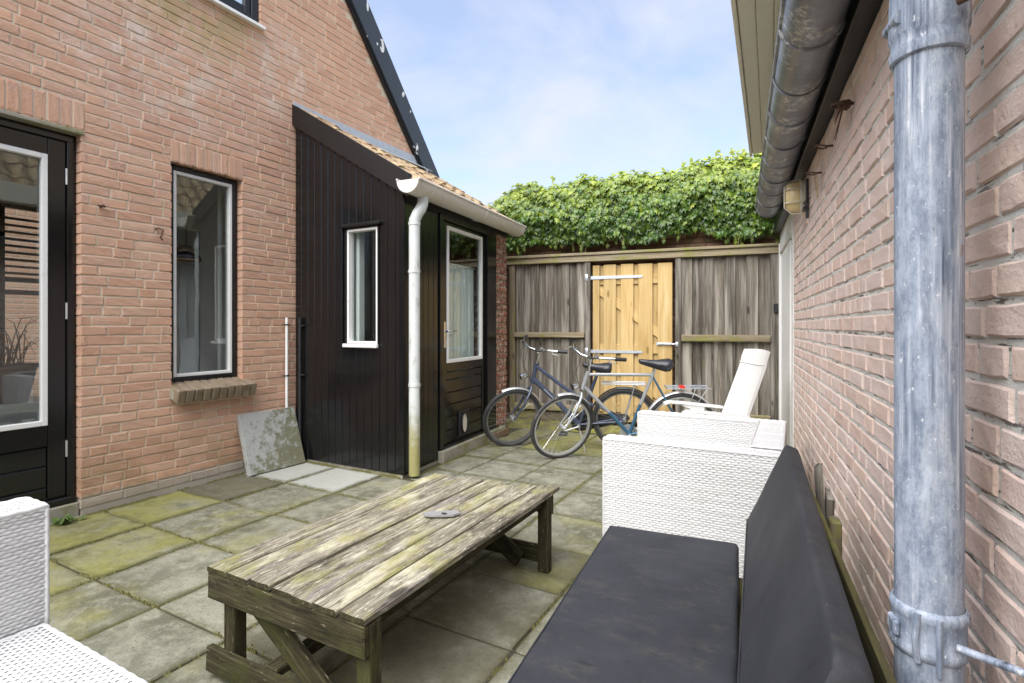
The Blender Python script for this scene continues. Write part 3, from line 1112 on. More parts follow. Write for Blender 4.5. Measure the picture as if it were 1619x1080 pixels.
# verge board along the roof edge, with the roof behind it
vb = MB()
i0, i1 = (3.62, 4.605), (5.02, 2.964)
o0, o1 = (3.83, 4.72), (5.26, 3.003)
vb.prism([FH.at(i0[0], i0[1], 0.02), FH.at(i1[0], i1[1], 0.02), FH.at(o1[0], o1[1], 0.02), FH.at(o0[0], o0[1], 0.02)], (0.04, 0, 0))
vb.build('verge_board', M_VERGE, house)
vb = MB()
vb.prism([FH.at(3.70, 4.61, 0.0), FH.at(5.08, 2.97, 0.0), FH.at(5.24, 3.00, 0.0), FH.at(3.83, 4.69, 0.0)], (-5, 0, 0))
vb.build('roof', M_TILE, house)
vb = MB()
vb.prism([FH.at(3.60, 4.58, 0.005), FH.at(5.0, 2.938, 0.005), FH.at(5.02, 2.96, 0.005), FH.at(3.62, 4.602, 0.005)], (0.03, 0, 0))
vb.build('verge_trim', M_BLACKF, house)


def frame_bars(mb, fr, u0, u1, z0, z1, w, n0, n1, b=0.003):
    """rectangular frame butted at the corners"""
    mb.fbox(fr, u0, u0 + w, z0, z1, n0, n1, b)
    mb.fbox(fr, u1 - w, u1, z0, z1, n0, n1, b)
    mb.fbox(fr, u0 + w + .0005, u1 - w - .0005, z0, z0 + w, n0, n1, b)
    mb.fbox(fr, u0 + w + .0005, u1 - w - .0005, z1 - w, z1, n0, n1, b)


def window(fr, parent, u0, u1, z0, z1, n, wb, ww, matb, name='window', sash=True):
    mb = MB()
    frame_bars(mb, fr, u0, u1, z0, z1, wb, n - 0.06, n)
    w = mb.build(name, matb, parent)
    mb = MB()
    frame_bars(mb, fr, u0 + wb + .001, u1 - wb - .001, z0 + wb + .001, z1 - wb - .001, ww, n - 0.045, n - 0.006)
    mb.build('sash', M_WHITE, w)
    mb = MB()
    mb.fbox(fr, u0 + wb + ww - .004, u1 - wb - ww + .004, z0 + wb + ww - .004, z1 - wb - ww + .004, n - 0.034, n - 0.028, 0.0005)
    mb.build('pane', M_GLASS, w)
    return w


w1 = window(FH, house, 2.145, 2.675, 0.765, 2.348, -0.055, 0.038, 0.024, M_BLACKF)
# rowlock sill of bricks set on edge
sill = MB()
sill.fbox(FH, 2.125, 2.745, 0.655, 0.735, -0.09, 0.045, 0.003)
sl = sill.build('sill', M_CONC, house)
for i in range(10):
    u = 2.125 + 0.62 * (i + 0.5) / 10
    c = FH.at(u, 0.692, 0.0)
    ax_n = V((1, 0, -0.30)).normalized()
    mb = MB()
    mb.box(c + V((0.004, 0, 0.008)), (0.19, 0.0565, 0.100), (ax_n, V((0, 1, 0)), ax_n.cross(V((0, 1, 0)))), 0.006, 0.003)
    mb.build('brick', M_SILLB, sl)
# upper window, its lower right corner is seen
mb = MB()
frame_bars(mb, FH, 1.76, 2.83, 3.66, 5.1, 0.06, -0.07, -0.01)
uw = mb.build('window', M_BLACKF, house)
mb = MB(); frame_bars(mb, FH, 1.822, 2.768, 3.722, 5.03, 0.05, -0.06, -0.022); mb.build('sash', M_BLACKF, uw)
mb = MB(); mb.fbox(FH, 1.87, 2.72, 3.77, 4.98, -0.05, -0.044, 0.0005); mb.build('pane', M_GLASS, uw)
mb = MB(); mb.fbox(FH, 1.72, 2.865, 3.628, 3.655, -0.08, 0.045, 0.004); mb.build('sill', M_WHITE, uw)

# black half-glazed door
mb = MB()
mb.fbox(FH, 1.553, 1.598, 0.05, 2.36, -0.13, -0.055)
mb.fbox(FH, 0.53, 0.575, 0.05, 2.36, -0.13, -0.055)
mb.fbox(FH, 0.53, 1.598, 2.315, 2.36, -0.128, -0.053)
dr = mb.build('door', M_BLACK, house)
mb = MB(); mb.fbox(FH, 0.50, 1.615, 2.362, 2.387, -0.12, 0.012, 0.004); mb.build('weather_strip', M_CONC, dr)
mb = MB()
mb.fbox(FH, 1.462, 1.550, 0.13, 2.312, -0.12, -0.07)
mb.fbox(FH, 0.58, 0.668, 0.13, 2.312, -0.12, -0.07)
mb.fbox(FH, 0.669, 1.461, 2.215, 2.312, -0.12, -0.07)
mb.fbox(FH, 0.669, 1.461, 0.45, 0.575, -0.12, -0.07)
mb.build('leaf_frame', M_BLACK, dr)
for a, b in ((0.33, 0.447), (0.20, 0.327), (0.13, 0.197)):
    mb = MB(); mb.fbox(FH, 0.669, 1.461, a, b, -0.115, -0.078, 0.006); mb.build('panel', M_BLACK, dr)
mb = MB(); frame_bars(mb, FH, 0.669, 1.461, 0.577, 2.213, 0.030, -0.10, -0.064); mb.build('glazing_bead', M_WHITE, dr)
mb = MB(); mb.fbox(FH, 0.695, 1.435, 0.60, 2.19, -0.096, -0.090, 0.0005); mb.build('pane', M_GLASS, dr)
mb = MB(); mb.fbox(FH, 0.54, 1.59, 0.085, 0.125, -0.12, -0.03, 0.006); mb.build('weatherboard', M_BLACK, dr)
for z in (0.42, 1.27, 2.1):
    mb = MB(); mb.tube([FH.at(1.552, z - .05, -0.062), FH.at(1.552, z + .05, -0.062)], 0.007, 8); mb.build('hinge', M_ALU, dr, 60)
mb = MB(); mb.fbox(FH, 0.52, 1.60, -0.02, 0.082, -0.12, -0.015, 0.006); mb.build('threshold', M_CONC, house)

# unseen wall added behind the camera, mirrored dark in the shed's paint and panes
FWG = Fr((-4.2, -4.6), (1, 0), (0, 1))
wl_ = courses(0.0, 6.5, 0.04, 3.6, 0.0635, 0.205, 0.097, 0.0115, [(2.0, 3.0, 0.0, 2.3)], None, 14)
unseen_bricks = MB()
for (a_, b_, c_, d_) in wl_:
    unseen_bricks.fbox(FWG, a_, b_, c_, d_, -0.06, 0.0, 0.004)
unseen_bricks.build('unseen_wall_brickwork', M_BRICK, house, kind='stuff')
mb = MB(); mb.fbox(FWG, 0.0, 6.5, 0, 3.6, -0.3, -0.008, 0.002); mb.build('unseen_wall', M_MORT, house)

# room behind the window and door
room = MB()
room.box((-6.6, 0.15, 1.3), (0.1, 2.3, 2.9), b=0.002)
room.box((-6.6, 3.35, 1.3), (0.1, 0.9, 2.9), b=0.002)
room.box((-6.6, 2.1, 0.22), (0.1, 1.595, 0.4), b=0.002)
room.box((-6.6, 2.1, 2.55), (0.1, 1.595, 0.4), b=0.002)
room.box((-5.3, 3.62, 1.3), (2.4, 0.1, 2.9), b=0.002)
room.box((-5.3, -0.95, 1.3), (2.4, 0.1, 2.9), b=0.002)
room.box((-5.3, 1.3, 2.78), (2.7, 4.7, 0.06), b=0.002)
rm = room.build('interior_wall', M_PLASTER, house)
mb = MB(); mb.box((-5.3, 1.3, 0.03), (2.4, 4.4, 0.06), b=0.002); mb.build('interior_floor', M_FLOORW, house)
mb = MB(); mb.box((-5.4, 3.06, 1.1), (0.05, 0.34, 2.1), b=0.004); mb.build('interior_door', M_BLUEW, house)
mb = MB(); mb.box((-4.3, 2.75, 1.5), (0.03, 0.035, 1.7), b=0.008); mb.build('curtain', M_WHITE, house)
mb = MB()
for yy in (1.36, 2.06, 2.84):
    mb.box((-6.56, yy, 1.38), (0.06, 0.05, 1.92), b=0.003)
for zz in (0.45, 1.50, 1.62, 2.32):
    mb.box((-6.555, 2.1, zz), (0.04, 1.55, 0.045), b=0.003)
for k in range(9):
    mb.box((-6.545, 2.1, 1.68 + 0.065 * k), (0.03, 1.5, 0.022), b=0.002)
mb.build('interior_window', M_BLACKF, house)
FYD = Fr((-8.4, 0.6), (0, 1), (1, 0))
yb = MB()
for (a_, b_, c_, d_) in courses(0.0, 5.0, 0.0, 3.0, 0.0635, 0.205, 0.097, 0.0115, [], None, 19):
    yb.fbox(FYD, a_, b_, c_, d_, -0.06, 0.0, 0.004)
yb.build('courtyard_brickwork', M_BRICK, house, kind='stuff')
mb = MB(); mb.fbox(FYD, 0.0, 5.0, 0, 3.0, -0.2, -0.006, 0.002); mb.build('courtyard_wall', M_MORT, house)
mb = MB(); mb.box((-5.15, 1.55, 0.34), (0.5, 0.7, 0.56), b=0.01); mb.build('cabinet', M_WHITE, house)
pot = thing('potted_plant', 'bare twiggy plant in a dark pot seen through the glass of the black door', 'plant', (-5.0, 1.63, 0.62))
mb = MB(); mb.loft([[V((-5.0 + r_ * math.cos(2 * math.pi * k / 16), 1.63 + r_ * math.sin(2 * math.pi * k / 16), 0.622 + h_)) for k in range(16)] for r_, h_ in ((.09, 0), (.12, .14), (.14, .25), (.15, .25), (.15, .28), (.13, .28))])
mb.build('pot', M_RUST, pot, 40)
mb = MB()
rp_ = random.Random(2)
for k in range(26):
    a, L = rp_.uniform(0, 6.28), rp_.uniform(.12, .26)
    b0_ = V((-5.0 + rp_.uniform(-.06, .06), 1.63 + rp_.uniform(-.06, .06), .89))
    p1 = b0_ + V((math.cos(a) * L * .5, math.sin(a) * L * .5, L * rp_.uniform(.8, 1.5)))
    p2 = p1 + V((math.cos(a) * L * .7, math.sin(a) * L * .7, L * rp_.uniform(-.7, .4)))
    mb.tube([b0_, (b0_ + p1) / 2 + V((0, 0, .04)), p1, p2], [.004, .0035, .003, .0015], 4)
mb.build('twigs', M_RUST, pot, 60)
pend = thing('pendant_lamp', 'round pendant lamp with orange rim hanging behind the tall house window', 'lamp', (-4.6, 2.64, 1.74))
prof = [(0.0, 0.13), (0.05, 0.125), (0.08, 0.09), (0.11, 0.03), (0.115, 0.0)]
mb = MB()
mb.loft([[V((-4.6 + r_ * math.cos(2 * math.pi * k / 20), 2.64 + r_ * math.sin(2 * math.pi * k / 20), 1.74 + h_)) for k in range(20)] for r_, h_ in [(0.004, .135)] + prof[1:]], caps=False)
mb.build('lamp_shade', M_BLKPL, pend, 60)
mb = MB(); mb.tube([(-4.6 + .115 * math.cos(2 * math.pi * k / 20), 2.64 + .115 * math.sin(2 * math.pi * k / 20), 1.74) for k in range(20)], 0.007, 6, closed=True); mb.build('rim', M_COPPER, pend, 60)
mb = MB(); mb.tube([(-4.6, 2.64, 1.87), (-4.6, 2.64, 2.74)], 0.004, 6); mb.build('cord', M_BLKPL, pend, 60)

# small fittings on the facade
for (u, z, lab) in ((1.705, 1.94, 'small rusty nail stub in the brick wall beside the black door'), (2.03, 1.82, 'rusty curled iron hook in the brick wall beside the tall window')):
    mb = MB()
    if 'nail' in lab:
        mb.tube([FH.at(u, z, -0.01), FH.at(u + 0.004, z + .004, 0.03)], 0.008, 7)
        mb.tube([FH.at(u - .02, z + .002, .012), FH.at(u + .022, z, .016)], 0.006, 6)
    else:
        mb.tube([FH.at(u, z + .03, -0.01), FH.at(u + .01, z + .035, .02), FH.at(u + .035, z + .025, .03), FH.at(u + .03, z - .005, .028), FH.at(u + .02, z - .03, .026), FH.at(u + .035, z - .045, .026)], 0.006, 6)
    tag(mb.build('wall_hook', M_RUST, None, 60), lab, 'hook')
mb = MB()
mb.tube([FH.at(3.075, 0.03, 0.03), FH.at(3.075, 1.25, 0.03)], 0.0125, 10)
cd = tag(mb.build('conduit_pipe', M_WHITE, None, 50), 'thin white conduit pipe rising up the brick wall beside the shed', 'pipe')
for z in (0.75, 1.19):
    mb = MB(); mb.tube([FH.at(3.045, z, 0.012), FH.at(3.052, z, 0.035), FH.at(3.075, z, .046), FH.at(3.098, z, 0.035), FH.at(3.105, z, 0.012)], 0.005, 6); mb.build('pipe_clip', M_BLKPL, cd, 50)

# ------------------------------------------------------------------ lean-to shed
FS = Fr((-3.9, 3.2), (1, 0), (0, -1))                      # boarded side that faces the camera
FD = Fr((-2.68, 3.2), (-0.0815, 0.9967), (0.9967, 0.0815))  # front with the door
shed = thing('lean_to_shed', 'black boarded lean-to shed with clay tile roof against the brick house', 'shed', (-3.2, 3.9, 0))
SH_U = 1.22


def sh_top(u):                      # underside of the verge fascia over the side boards
    return 2.955 - 0.607 * u


SWIN = (0.625, 0.985, 1.02, 1.985)
nb = 15
for i in range(nb):
    a, b = 0.012 + SH_U * i / nb + 0.0018, 0.012 + SH_U * (i + 1) / nb - 0.0018
    spans = [(0.022, None)]
    if b > SWIN[0] + .01 and a < SWIN[1] - .01:
        spans = [(0.022, SWIN[2]), (SWIN[3], None)]
    for lo, hi in spans:
        ha, hb = (hi, hi) if hi else (sh_top(a), sh_top(b))
        mb = MB()
        bv = 0.004
        rings = []
        for (uu, nn) in ((a, 0.0), (a, 0.017), (a + bv, 0.021), (b - bv, 0.021), (b, 0.017), (b, 0.0)):
            t = (uu - a) / (b - a)
            rings.append([FS.at(uu, lo, nn), FS.at(uu, ha + (hb - ha) * t, nn)])
        k = len(rings)
        vs_ = [p for r_ in rings for p in r_]
        fs = [(2 * j, 2 * j + 2, 2 * j + 3, 2 * j + 1) for j in range(k - 1)]
        fs += [tuple(2 * j for j in range(k))[::-1], tuple(2 * j + 1 for j in range(k))]
        mb.add(vs_, fs).build('board', M_BLACK, shed)
mb = MB(); mb.prism([FS.at(0.01, 0.05, -0.002), FS.at(SH_U, 0.05, -0.002), FS.at(SH_U, 2.2, -0.002), FS.at(0.01, 2.94, -0.002)], (0, 0.03, 0)); mb_b = mb
# inner backing with a hole for the window: four pieces
mb = MB()
mb.fbox(FS, 0.01, SWIN[0], 0.05, 2.2, -0.03, -0.003, 0.001)
mb.fbox(FS, SWIN[1], SH_U, 0.05, 2.2, -0.03, -0.003, 0.001)
mb.fbox(FS, SWIN[0], SWIN[1], 0.05, SWIN[2], -0.03, -0.003, 0.001)
mb.fbox(FS, SWIN[0], SWIN[1], SWIN[3], 2.2, -0.03, -0.003, 0.001)
mb.prism([FS.at(0.01, 2.201, -0.03), FS.at(SH_U, 2.201, -0.03), FS.at(0.01, 2.93, -0.03)], (0, -0.027, 0))
mb.build('board_backing', M_BLACKF, shed)
mb = MB()
mb.prism([FS.at(-0.0, 2.952, 0.0), FS.at(0.0, 3.135, 0.0), FS.at(1.30, 3.135 - .607 * 1.30, 0.0), FS.at(1.30, 2.952 - .607 * 1.30, 0.0)], (0, -0.045, 0))
mb.build('verge_fascia', M_BLACKF, shed)
# side window
mb = MB()
frame_bars(mb, FS, SWIN[0], SWIN[1], SWIN[2], SWIN[3], 0.012, -0.06, 0.030)
sw = mb.build('window', M_BLACKF, shed)
mb = MB(); mb.fbox(FS, SWIN[0] - 0.02, SWIN[1] + 0.035, SWIN[3] + .001, SWIN[3] + 0.026, -0.01, 0.062, 0.004); mb.build('drip_cap', M_BLACKF, sw)
mb = MB(); frame_bars(mb, FS, SWIN[0] + .013, SWIN[1] - .013, SWIN[2] + .013, SWIN[3] - .013, 0.020, -0.04, 0.024); mb.build('sash', M_WHITE, sw)
mb = MB(); mb.fbox(FS, SWIN[0] + .03, SWIN[1] - .03, SWIN[2] + .03, SWIN[3] - .03, -0.02, -0.014, 0.0005); mb.build('pane', M_GLASS, sw)
mb = MB(); mb.fbox(FS, SWIN[0] - 0.005, SWIN[1] + 0.005, SWIN[2] - .018, SWIN[2] + 0.012, 0.031, 0.06, 0.005); mb.build('sill', M_WHITE, sw)
mb = MB(); mb.fbox(FS, SWIN[0] + .015, SWIN[0] + .055, SWIN[2], SWIN[3], -0.14, -0.07, 0.006); mb.build('curtain', M_WHITE, shed)
# corner board and front boards
mb = MB(); mb.fbox(FD, -0.022, 0.10, 0.020, 2.17, -0.03, 0.018, 0.004); mb.build('corner_board', M_BLACK, shed)
for i in range(5):
    a = 0.103 + 0.080 * i
    mb = MB(); mb.fbox(FD, a, a + 0.0775, 0.022, 2.16, -0.02, 0.006, 0.004); mb.build('board', M_BLACK, shed)
mb = MB(); mb.fbox(FD, 0.0, 0.505, 0.03, 2.16, -0.05, -0.022, 0.001); mb.build('board_backing', M_BLACKF, shed)
mb = MB(); mb.fbox(FD, 0.0, 1.95, 2.162, 2.30, -0.05, 0.02, 0.004); mb.build('eaves_board', M_BLACKF, shed)
# door
mb = MB()
mb.fbox(FD, 0.507, 0.565, 0.06, 2.16, -0.06, 0.022)
mb.fbox(FD, 1.43, 1.50, 0.10, 2.16, -0.06, 0.022)
mb.fbox(FD, 1.503, 1.66, 0.10, 2.16, -0.03, 0.012)
mb.fbox(FD, 0.566, 1.429, 2.112, 2.16, -0.06, 0.022)
sd = mb.build('door', M_BLACK, shed)
mb = MB()
mb.fbox(FD, 0.570, 0.655, 0.125, 2.108, -0.045, -0.005)
mb.fbox(FD, 1.355, 1.425, 0.125, 2.108, -0.045, -0.005)
mb.fbox(FD, 0.656, 1.354, 2.080, 2.108, -0.045, -0.005)
mb.fbox(FD, 0.656, 1.354, 0.77, 0.842, -0.045, -0.005)
mb.build('leaf_frame', M_BLACK, sd)
zs = [0.125, 0.235, 0.35, 0.465, 0.575, 0.69, 0.768]
for k in range(6):
    mb = MB(); mb.fbox(FD, 0.656, 1.354, zs[k] + .003, zs[k + 1] - .003, -0.04, -0.012, 0.006); mb.build('panel', M_BLACK, sd)
mb = MB(); frame_bars(mb, FD, 0.658, 1.352, 0.845, 2.078, 0.032, -0.03, 0.004); mb.build('glazing_bead', M_WHITE, sd)
mb = MB(); mb.fbox(FD, 0.685, 1.325, 0.87, 2.05, -0.022, -0.017, 0.0005); mb.build('pane', M_GLASS, sd)
cu = MB()
N_ = 60
top_, bot_ = [], []
for i in range(N_ + 1):
    u = 0.64 + 0.74 * i / N_
    w_ = 0.012 * math.sin(i * 1.1) + 0.006 * math.sin(i * 2.3)
    top_.append(FD.at(u, 1.76, -0.12 + w_)); bot_.append(FD.at(u, 0.6, -0.12 + w_ * 1.4))
cu.loft([bot_, top_], closed_ring=False, caps=False)
cu.build('curtain', M_CURT, shed, 180)
mb = MB(); mb.tube([FD.at(0.62, 1.765, -0.11), FD.at(1.40, 1.765, -0.11)], 0.008, 8); mb.build('curtain_rod', M_WHITE, shed, 60)
mb = MB(); mb.fbox(FD, 0.598, 0.630, 0.985, 1.215, -0.004, 0.004, 0.001); hp = mb.build('handle', M_CHROME, sd)
mb = MB(); mb.tube([FD.at(0.614, 1.13, 0.0), FD.at(0.614, 1.13, 0.045), FD.at(0.63, 1.131, 0.055), FD.at(0.735, 1.132, 0.055)], 0.009, 8); mb.build('lever', M_CHROME, hp, 50)
# cat flap
mb = MB(); frame_bars(mb, FD, 0.875, 1.06, 0.145, 0.385, 0.014, -0.010, 0.004); cf = mb.build('cat_flap', M_BLKPL, sd)
mb = MB(); mb.fbox(FD, 0.889, 1.046, 0.159, 0.371, -0.010, -0.003, 0.001); mb.build('flap_board', M_BLKPL, cf)
mb = MB()
ov = [FD.at(0.967 + 0.050 * math.cos(t), 0.262 + 0.092 * math.sin(t), 0.002) for t in [2 * math.pi * k / 20 for k in range(20)]]
mb.prism(ov, FD.n * 0.006); mb.build('flap', M_LAMPB, cf, 40)
mb = MB(); mb.tube([p + FD.n * .007 for p in ov], 0.006, 6, closed=True); mb.build('flap_rim', M_BLKPL, cf, 60)
# concrete kerb below the door and the flaked brick pier
mb = MB(); mb.fbox(FD, 0.50, 1.80, -0.02, 0.095, -0.05, 0.055, 0.008, 0.002); mb.build('kerb', M_CONC, shed)
mb = MB(); mb.fbox(FD, 0.52, 1.70, 0.0955, 0.118, -0.05, 0.028, 0.004); mb.build('door_sill', M_BLACK, shed)
mb = MB(); mb.fbox(FD, -0.02, 0.50, -0.02, 0.018, -0.05, 0.0, 0.004); mb.build('kerb', M_CONC, shed)
mb = MB(); mb.fbox(FS, 0.0, 1.20, -0.02, 0.020, -0.03, 0.012, 0.004); mb.build('kerb', M_CONC, shed)
pl = courses(1.665, 1.95, 0.1, 2.25, 0.066, 0.205, 0.097, 0.012, [], None, 9)
lay_bricks(shed, FD, pl, M_FLAKY, 0.10, 300, 0.004, seed=77, jit=0.003)
mb = MB(); mb.fbox(FD, 1.667, 1.948, -0.02, 2.25, -0.10, -0.008, 0.002); mb.build('pier_mortar', M_CONC, shed)
FE = Fr(FD.at(1.955, 0, 0).to_2d(), (-0.9967, -0.0815), (-0.0815, 0.9967))
mb = MB(); mb.fbox(FE, 0.1, 1.1, 0, 2.4, -0.1, -0.01, 0.002); mb.build('end_wall', M_FLAKY, shed)
# dark lining so that the room reads closed
mb = MB(); mb.box((-3.3, 4.2, 0.03), (1.1, 1.7, 0.06), b=0.002); mb.build('shed_floor', M_FLOORW, shed)
mb = MB(); mb.box((-3.86, 4.1, 1.2), (0.04, 1.6, 2.3), b=0.002); mb.build('shed_lining', M_FLOORW, shed)

# roof of clay pantiles
EAVE = FD.at(0, 2.335, 0.07)
dn = V((1.36, 0, -0.607 * 1.36)).normalized()      # down the slope
ua = FD.u                                          # along the eaves


def pantile_mesh():
    w, l, t = 0.225, 0.34, 0.014
    vs_, fs = [], []
    n = 10
    for side in (0, 1):
        for j in range(2):
            for i in range(n + 1):
                x = -w / 2 + w * i / n
                h = 0.020 * math.sin(2 * math.pi * (i / n) - 0.6) + (0.016 if j == 1 else 0.0)
                vs_.append((x, -l / 2 + l * j, h - t * side))
    q = n + 1
    for i in range(n):
        fs.append((i, i + 1, q + i + 1, q + i))
        fs.append((2 * q + i, 3 * q + i, 3 * q + i + 1, 2 * q + i + 1))
        fs.append((q + i, q + i + 1, 3 * q + i + 1, 3 * q + i))
        fs.append((i, 2 * q + i, 2 * q + i + 1, i + 1))
    fs.append((0, q, 3 * q, 2 * q)); fs.append((n, 2 * q + n, 3 * q + n, q + n))
    return new_mesh('roof_tile', vs_, fs, M_TILE, 60)


PT = pantile_mesh()
up_n = ua.cross(dn) * -1
if up_n.z < 0:
    up_n = -up_n
rt = random.Random(8)
roof = MB()
c0 = EAVE - dn * 1.62
roof.prism([c0 - ua * 0.0 - up_n * .05, c0 + ua * 1.95 - up_n * .05, EAVE + ua * 1.95 - up_n * .05, EAVE - ua * 0.0 - up_n * .05], up_n * 0.012)
roof_o = roof.build('roof', M_BLACKF, shed)
for r_ in range(6):
    for c_ in range(10):
        p = EAVE + dn * (0.0 - 0.27 * r_ - 0.08) + ua * (0.10 + 0.2 * c_) + up_n * (-0.008 + rt.uniform(0, .006))
        if p.x < -3.87:
            continue
        o = bpy.data.objects.new('roof_tile', PT)
        a = ua + dn * rt.uniform(-.03, .03)
        y_ = dn + up_n * rt.uniform(-.01, .02)
        link(o, roof_o, rotM(a, y_, a.cross(y_) if a.cross(y_).dot(up_n) > 0 else -(a.cross(y_)), p))
# lead flashing along the house wall
mb = MB()
mb.fbox(FH, 3.16, 4.98, 3.065, 3.155, 0.004, 0.016, 0.002)
mb.prism([FH.at(3.16, 3.068, .006), FH.at(4.98, 3.068, .006), FH.at(4.98, 2.985, .16), FH.at(3.16, 2.985, .16)], V((0.004, 0, 0.007)))
mb.build('flashing', M_LEAD, shed)


def half_round(fr, u0, u1, zc, nc, r_, mat, parent, seams=(), name='gutter', lip=0.008, th=0.004, segs=2):
    """half round gutter along a frame, open side up; end caps; beads on the seams"""
    K = 14
    def ring(u, rr):
        return [fr.at(u, zc - rr * math.sin(math.pi * k / K), nc + rr * math.cos(math.pi * k / K)) for k in range(K + 1)]
    mb = MB()
    for rr, fl in ((r_, 1), (r_ - th, -1)):
        a = MB().loft([ring(u0, rr), ring(u1, rr)], closed_ring=False, caps=False)
        mb.add(a.v, a.f)
    for u in (u0, u1):
        pts = ring(u, r_)
        mb.add(pts, [tuple(range(len(pts)))])
    gt = mb.build(name, mat, parent, 50)
    mb = MB()
    mb.tube([fr.at(u0, zc, nc + r_), fr.at(u1, zc, nc + r_)], lip, 8)
    mb.tube([fr.at(u0, zc + .01, nc - r_), fr.at(u1, zc + .01, nc - r_)], lip * .7, 6)
    mb.build('gutter_lip', mat, gt, 50)
    for u in seams:
        mb = MB().tube(ring(u, r_ + 0.002), 0.007, 6)
        mb.build('seam', mat, gt, 60)
    return gt


gtr = half_round(FD, -0.13, 1.98, 2.272, 0.125, 0.098, M_GUTW, shed, (0.10, 1.02, 1.90), lip=0.011)
# white downpipe with its swan neck
dp = MB()
dpx, dpn = 0.02, 0.085
pts = [FD.at(dpx, 0.02, dpn), FD.at(dpx, 1.0, dpn), FD.at(dpx, 1.95, dpn), FD.at(dpx, 2.0, dpn + .002), FD.at(dpx + .015, 2.05, dpn + .018), FD.at(dpx + .035, 2.09, dpn + .035), FD.at(dpx + .05, 2.13, dpn + .042), FD.at(dpx + .055, 2.185, dpn + .042)]
dp.tube(pts, 0.043, 18)
dpo = dp.build('downpipe', M_PIPEW, shed, 60)
for z in (0.72, 1.60, 1.97):
    mb = MB(); mb.tube([FD.at(dpx, z - .012, dpn), FD.at(dpx, z + .012, dpn)], 0.047, 18); mb.build('collar', M_PIPEW, dpo, 50)
mb = MB(); mb.tube([FD.at(dpx, 1.60, dpn - .04), FD.at(dpx, 1.60, 0.012)], 0.007, 6); mb.build('bracket', M_RUST, dpo, 50)
# black rod beside the wall corner
mb = MB(); mb.tube([(-3.80, 3.155, 0.03), (-3.80, 3.155, 1.25)], 0.014, 10)
rod = tag(mb.build('black_pipe', M_BLKPL, None, 50), 'thin glossy black pipe fixed to the shed boards at the house corner', 'pipe')
for z in (0.75, 1.18):
    mb = MB(); mb.box((-3.79, 3.163, z), (0.06, 0.03, 0.014), b=0.003); mb.build('pipe_clip', M_BLKPL, rod)

# leaning slab
sl_ax_u = V((0.0, 1, 0))
b0, t0 = V((-3.715, 2.885, 0.002)), V((-3.862, 2.925, 0.468))
upv = (t0 - b0).normalized()
nrm = upv.cross(V((0, 1, 0.0))).normalized()
nrm = nrm if nrm.x > 0 else -nrm
upv = V((0, 1, 0)).cross(nrm).normalized()
upv = upv if upv.z > 0 else -upv
mb = MB(); mb.box(b0 + upv * 0.25 - nrm * 0.022, (0.505, 0.49, 0.045), (V((0.05, 1, 0.0)).normalized(), upv, nrm), 0.004, 0.002)
tag(mb.build('concrete_slab', M_STSLAB), 'square grey concrete slab with dark moss stains leaning against the brick wall', 'slab')

# ------------------------------------------------------------------ right brick house
FR = Fr((0.37, 0), (-0.084, 0.9965), (-0.9965, -0.084))
rh = thing('brick_house', 'pale pink brick house on the right with zinc gutter and downpipe', 'house', (0.5, 2.0, 0))
lstR = courses(-0.8, 4.49, 0.02, 2.10, 0.0632, 0.205, 0.097, 0.0125, [], None, 21)
lay_bricks(rh, FR, lstR, M_BRICKP, 0.10, 300, 0.0018, seed=41, jit=0.0016, bev=0.004)
mb = MB(); mb.fbox(FR, -0.8, 4.488, -0.02, 2.10, -0.2, -0.0045, 0.001); mb.build('mortar_bed', M_MORTP, rh)
# white door at the far end
mb = MB()
mb.fbox(FR, 4.50, 4.60, 0.0, 2.0, -0.10, 0.004)
mb.fbox(FR, 5.88, 5.98, 0.0, 2.0, -0.10, 0.012)
mb.fbox(FR, 4.601, 5.879, 1.90, 2.0, -0.10, 0.008)
wd = mb.build('door', M_WHITE, rh)
for k in range(8):
    a = 4.605 + 1.27 * k / 8
    mb = MB(); mb.fbox(FR, a + .002, a + 1.27 / 8 - .002, 0.02, 1.895, -0.06, -0.02 + (0.012 if k > 1 else 0), 0.006); mb.build('board', M_WHITE, wd)
mb = MB(); mb.fbox(FR, 4.50, 5.98, 2.003, 2.10, -0.1, 0.0, 0.004); mb.build('lintel_board', M_WHITE, rh)
# eaves: dark soffit and fascia, zinc gutter
mb = MB(); mb.fbox(FR, -0.8, 6.0, 2.102, 2.125, -0.3, 0.055, 0.003); mb.build('soffit', M_BLACKF, rh)
mb = MB(); mb.fbox(FR, -0.8, 6.0, 2.126, 2.275, 0.02, 0.052, 0.003); mb.build('fascia', M_BLACKF, rh)
gz = half_round(FR, -0.8, 4.96, 2.185, 0.150, 0.092, M_ZINC, rh, (0.6, 1.3, 2.02, 2.75, 3.45, 4.15, 4.9), lip=0.010)
for s_ in (0.95, 1.65, 2.4, 3.1, 3.8, 4.55):
    mb = MB(); mb.tube([FR.at(s_, 2.185 - 0.096 * math.sin(t), 0.150 + 0.096 * math.cos(t)) for t in [math.pi * k / 12 for k in range(13)]], 0.004, 5); mb.build('bracket', M_ZINC, gz, 60)
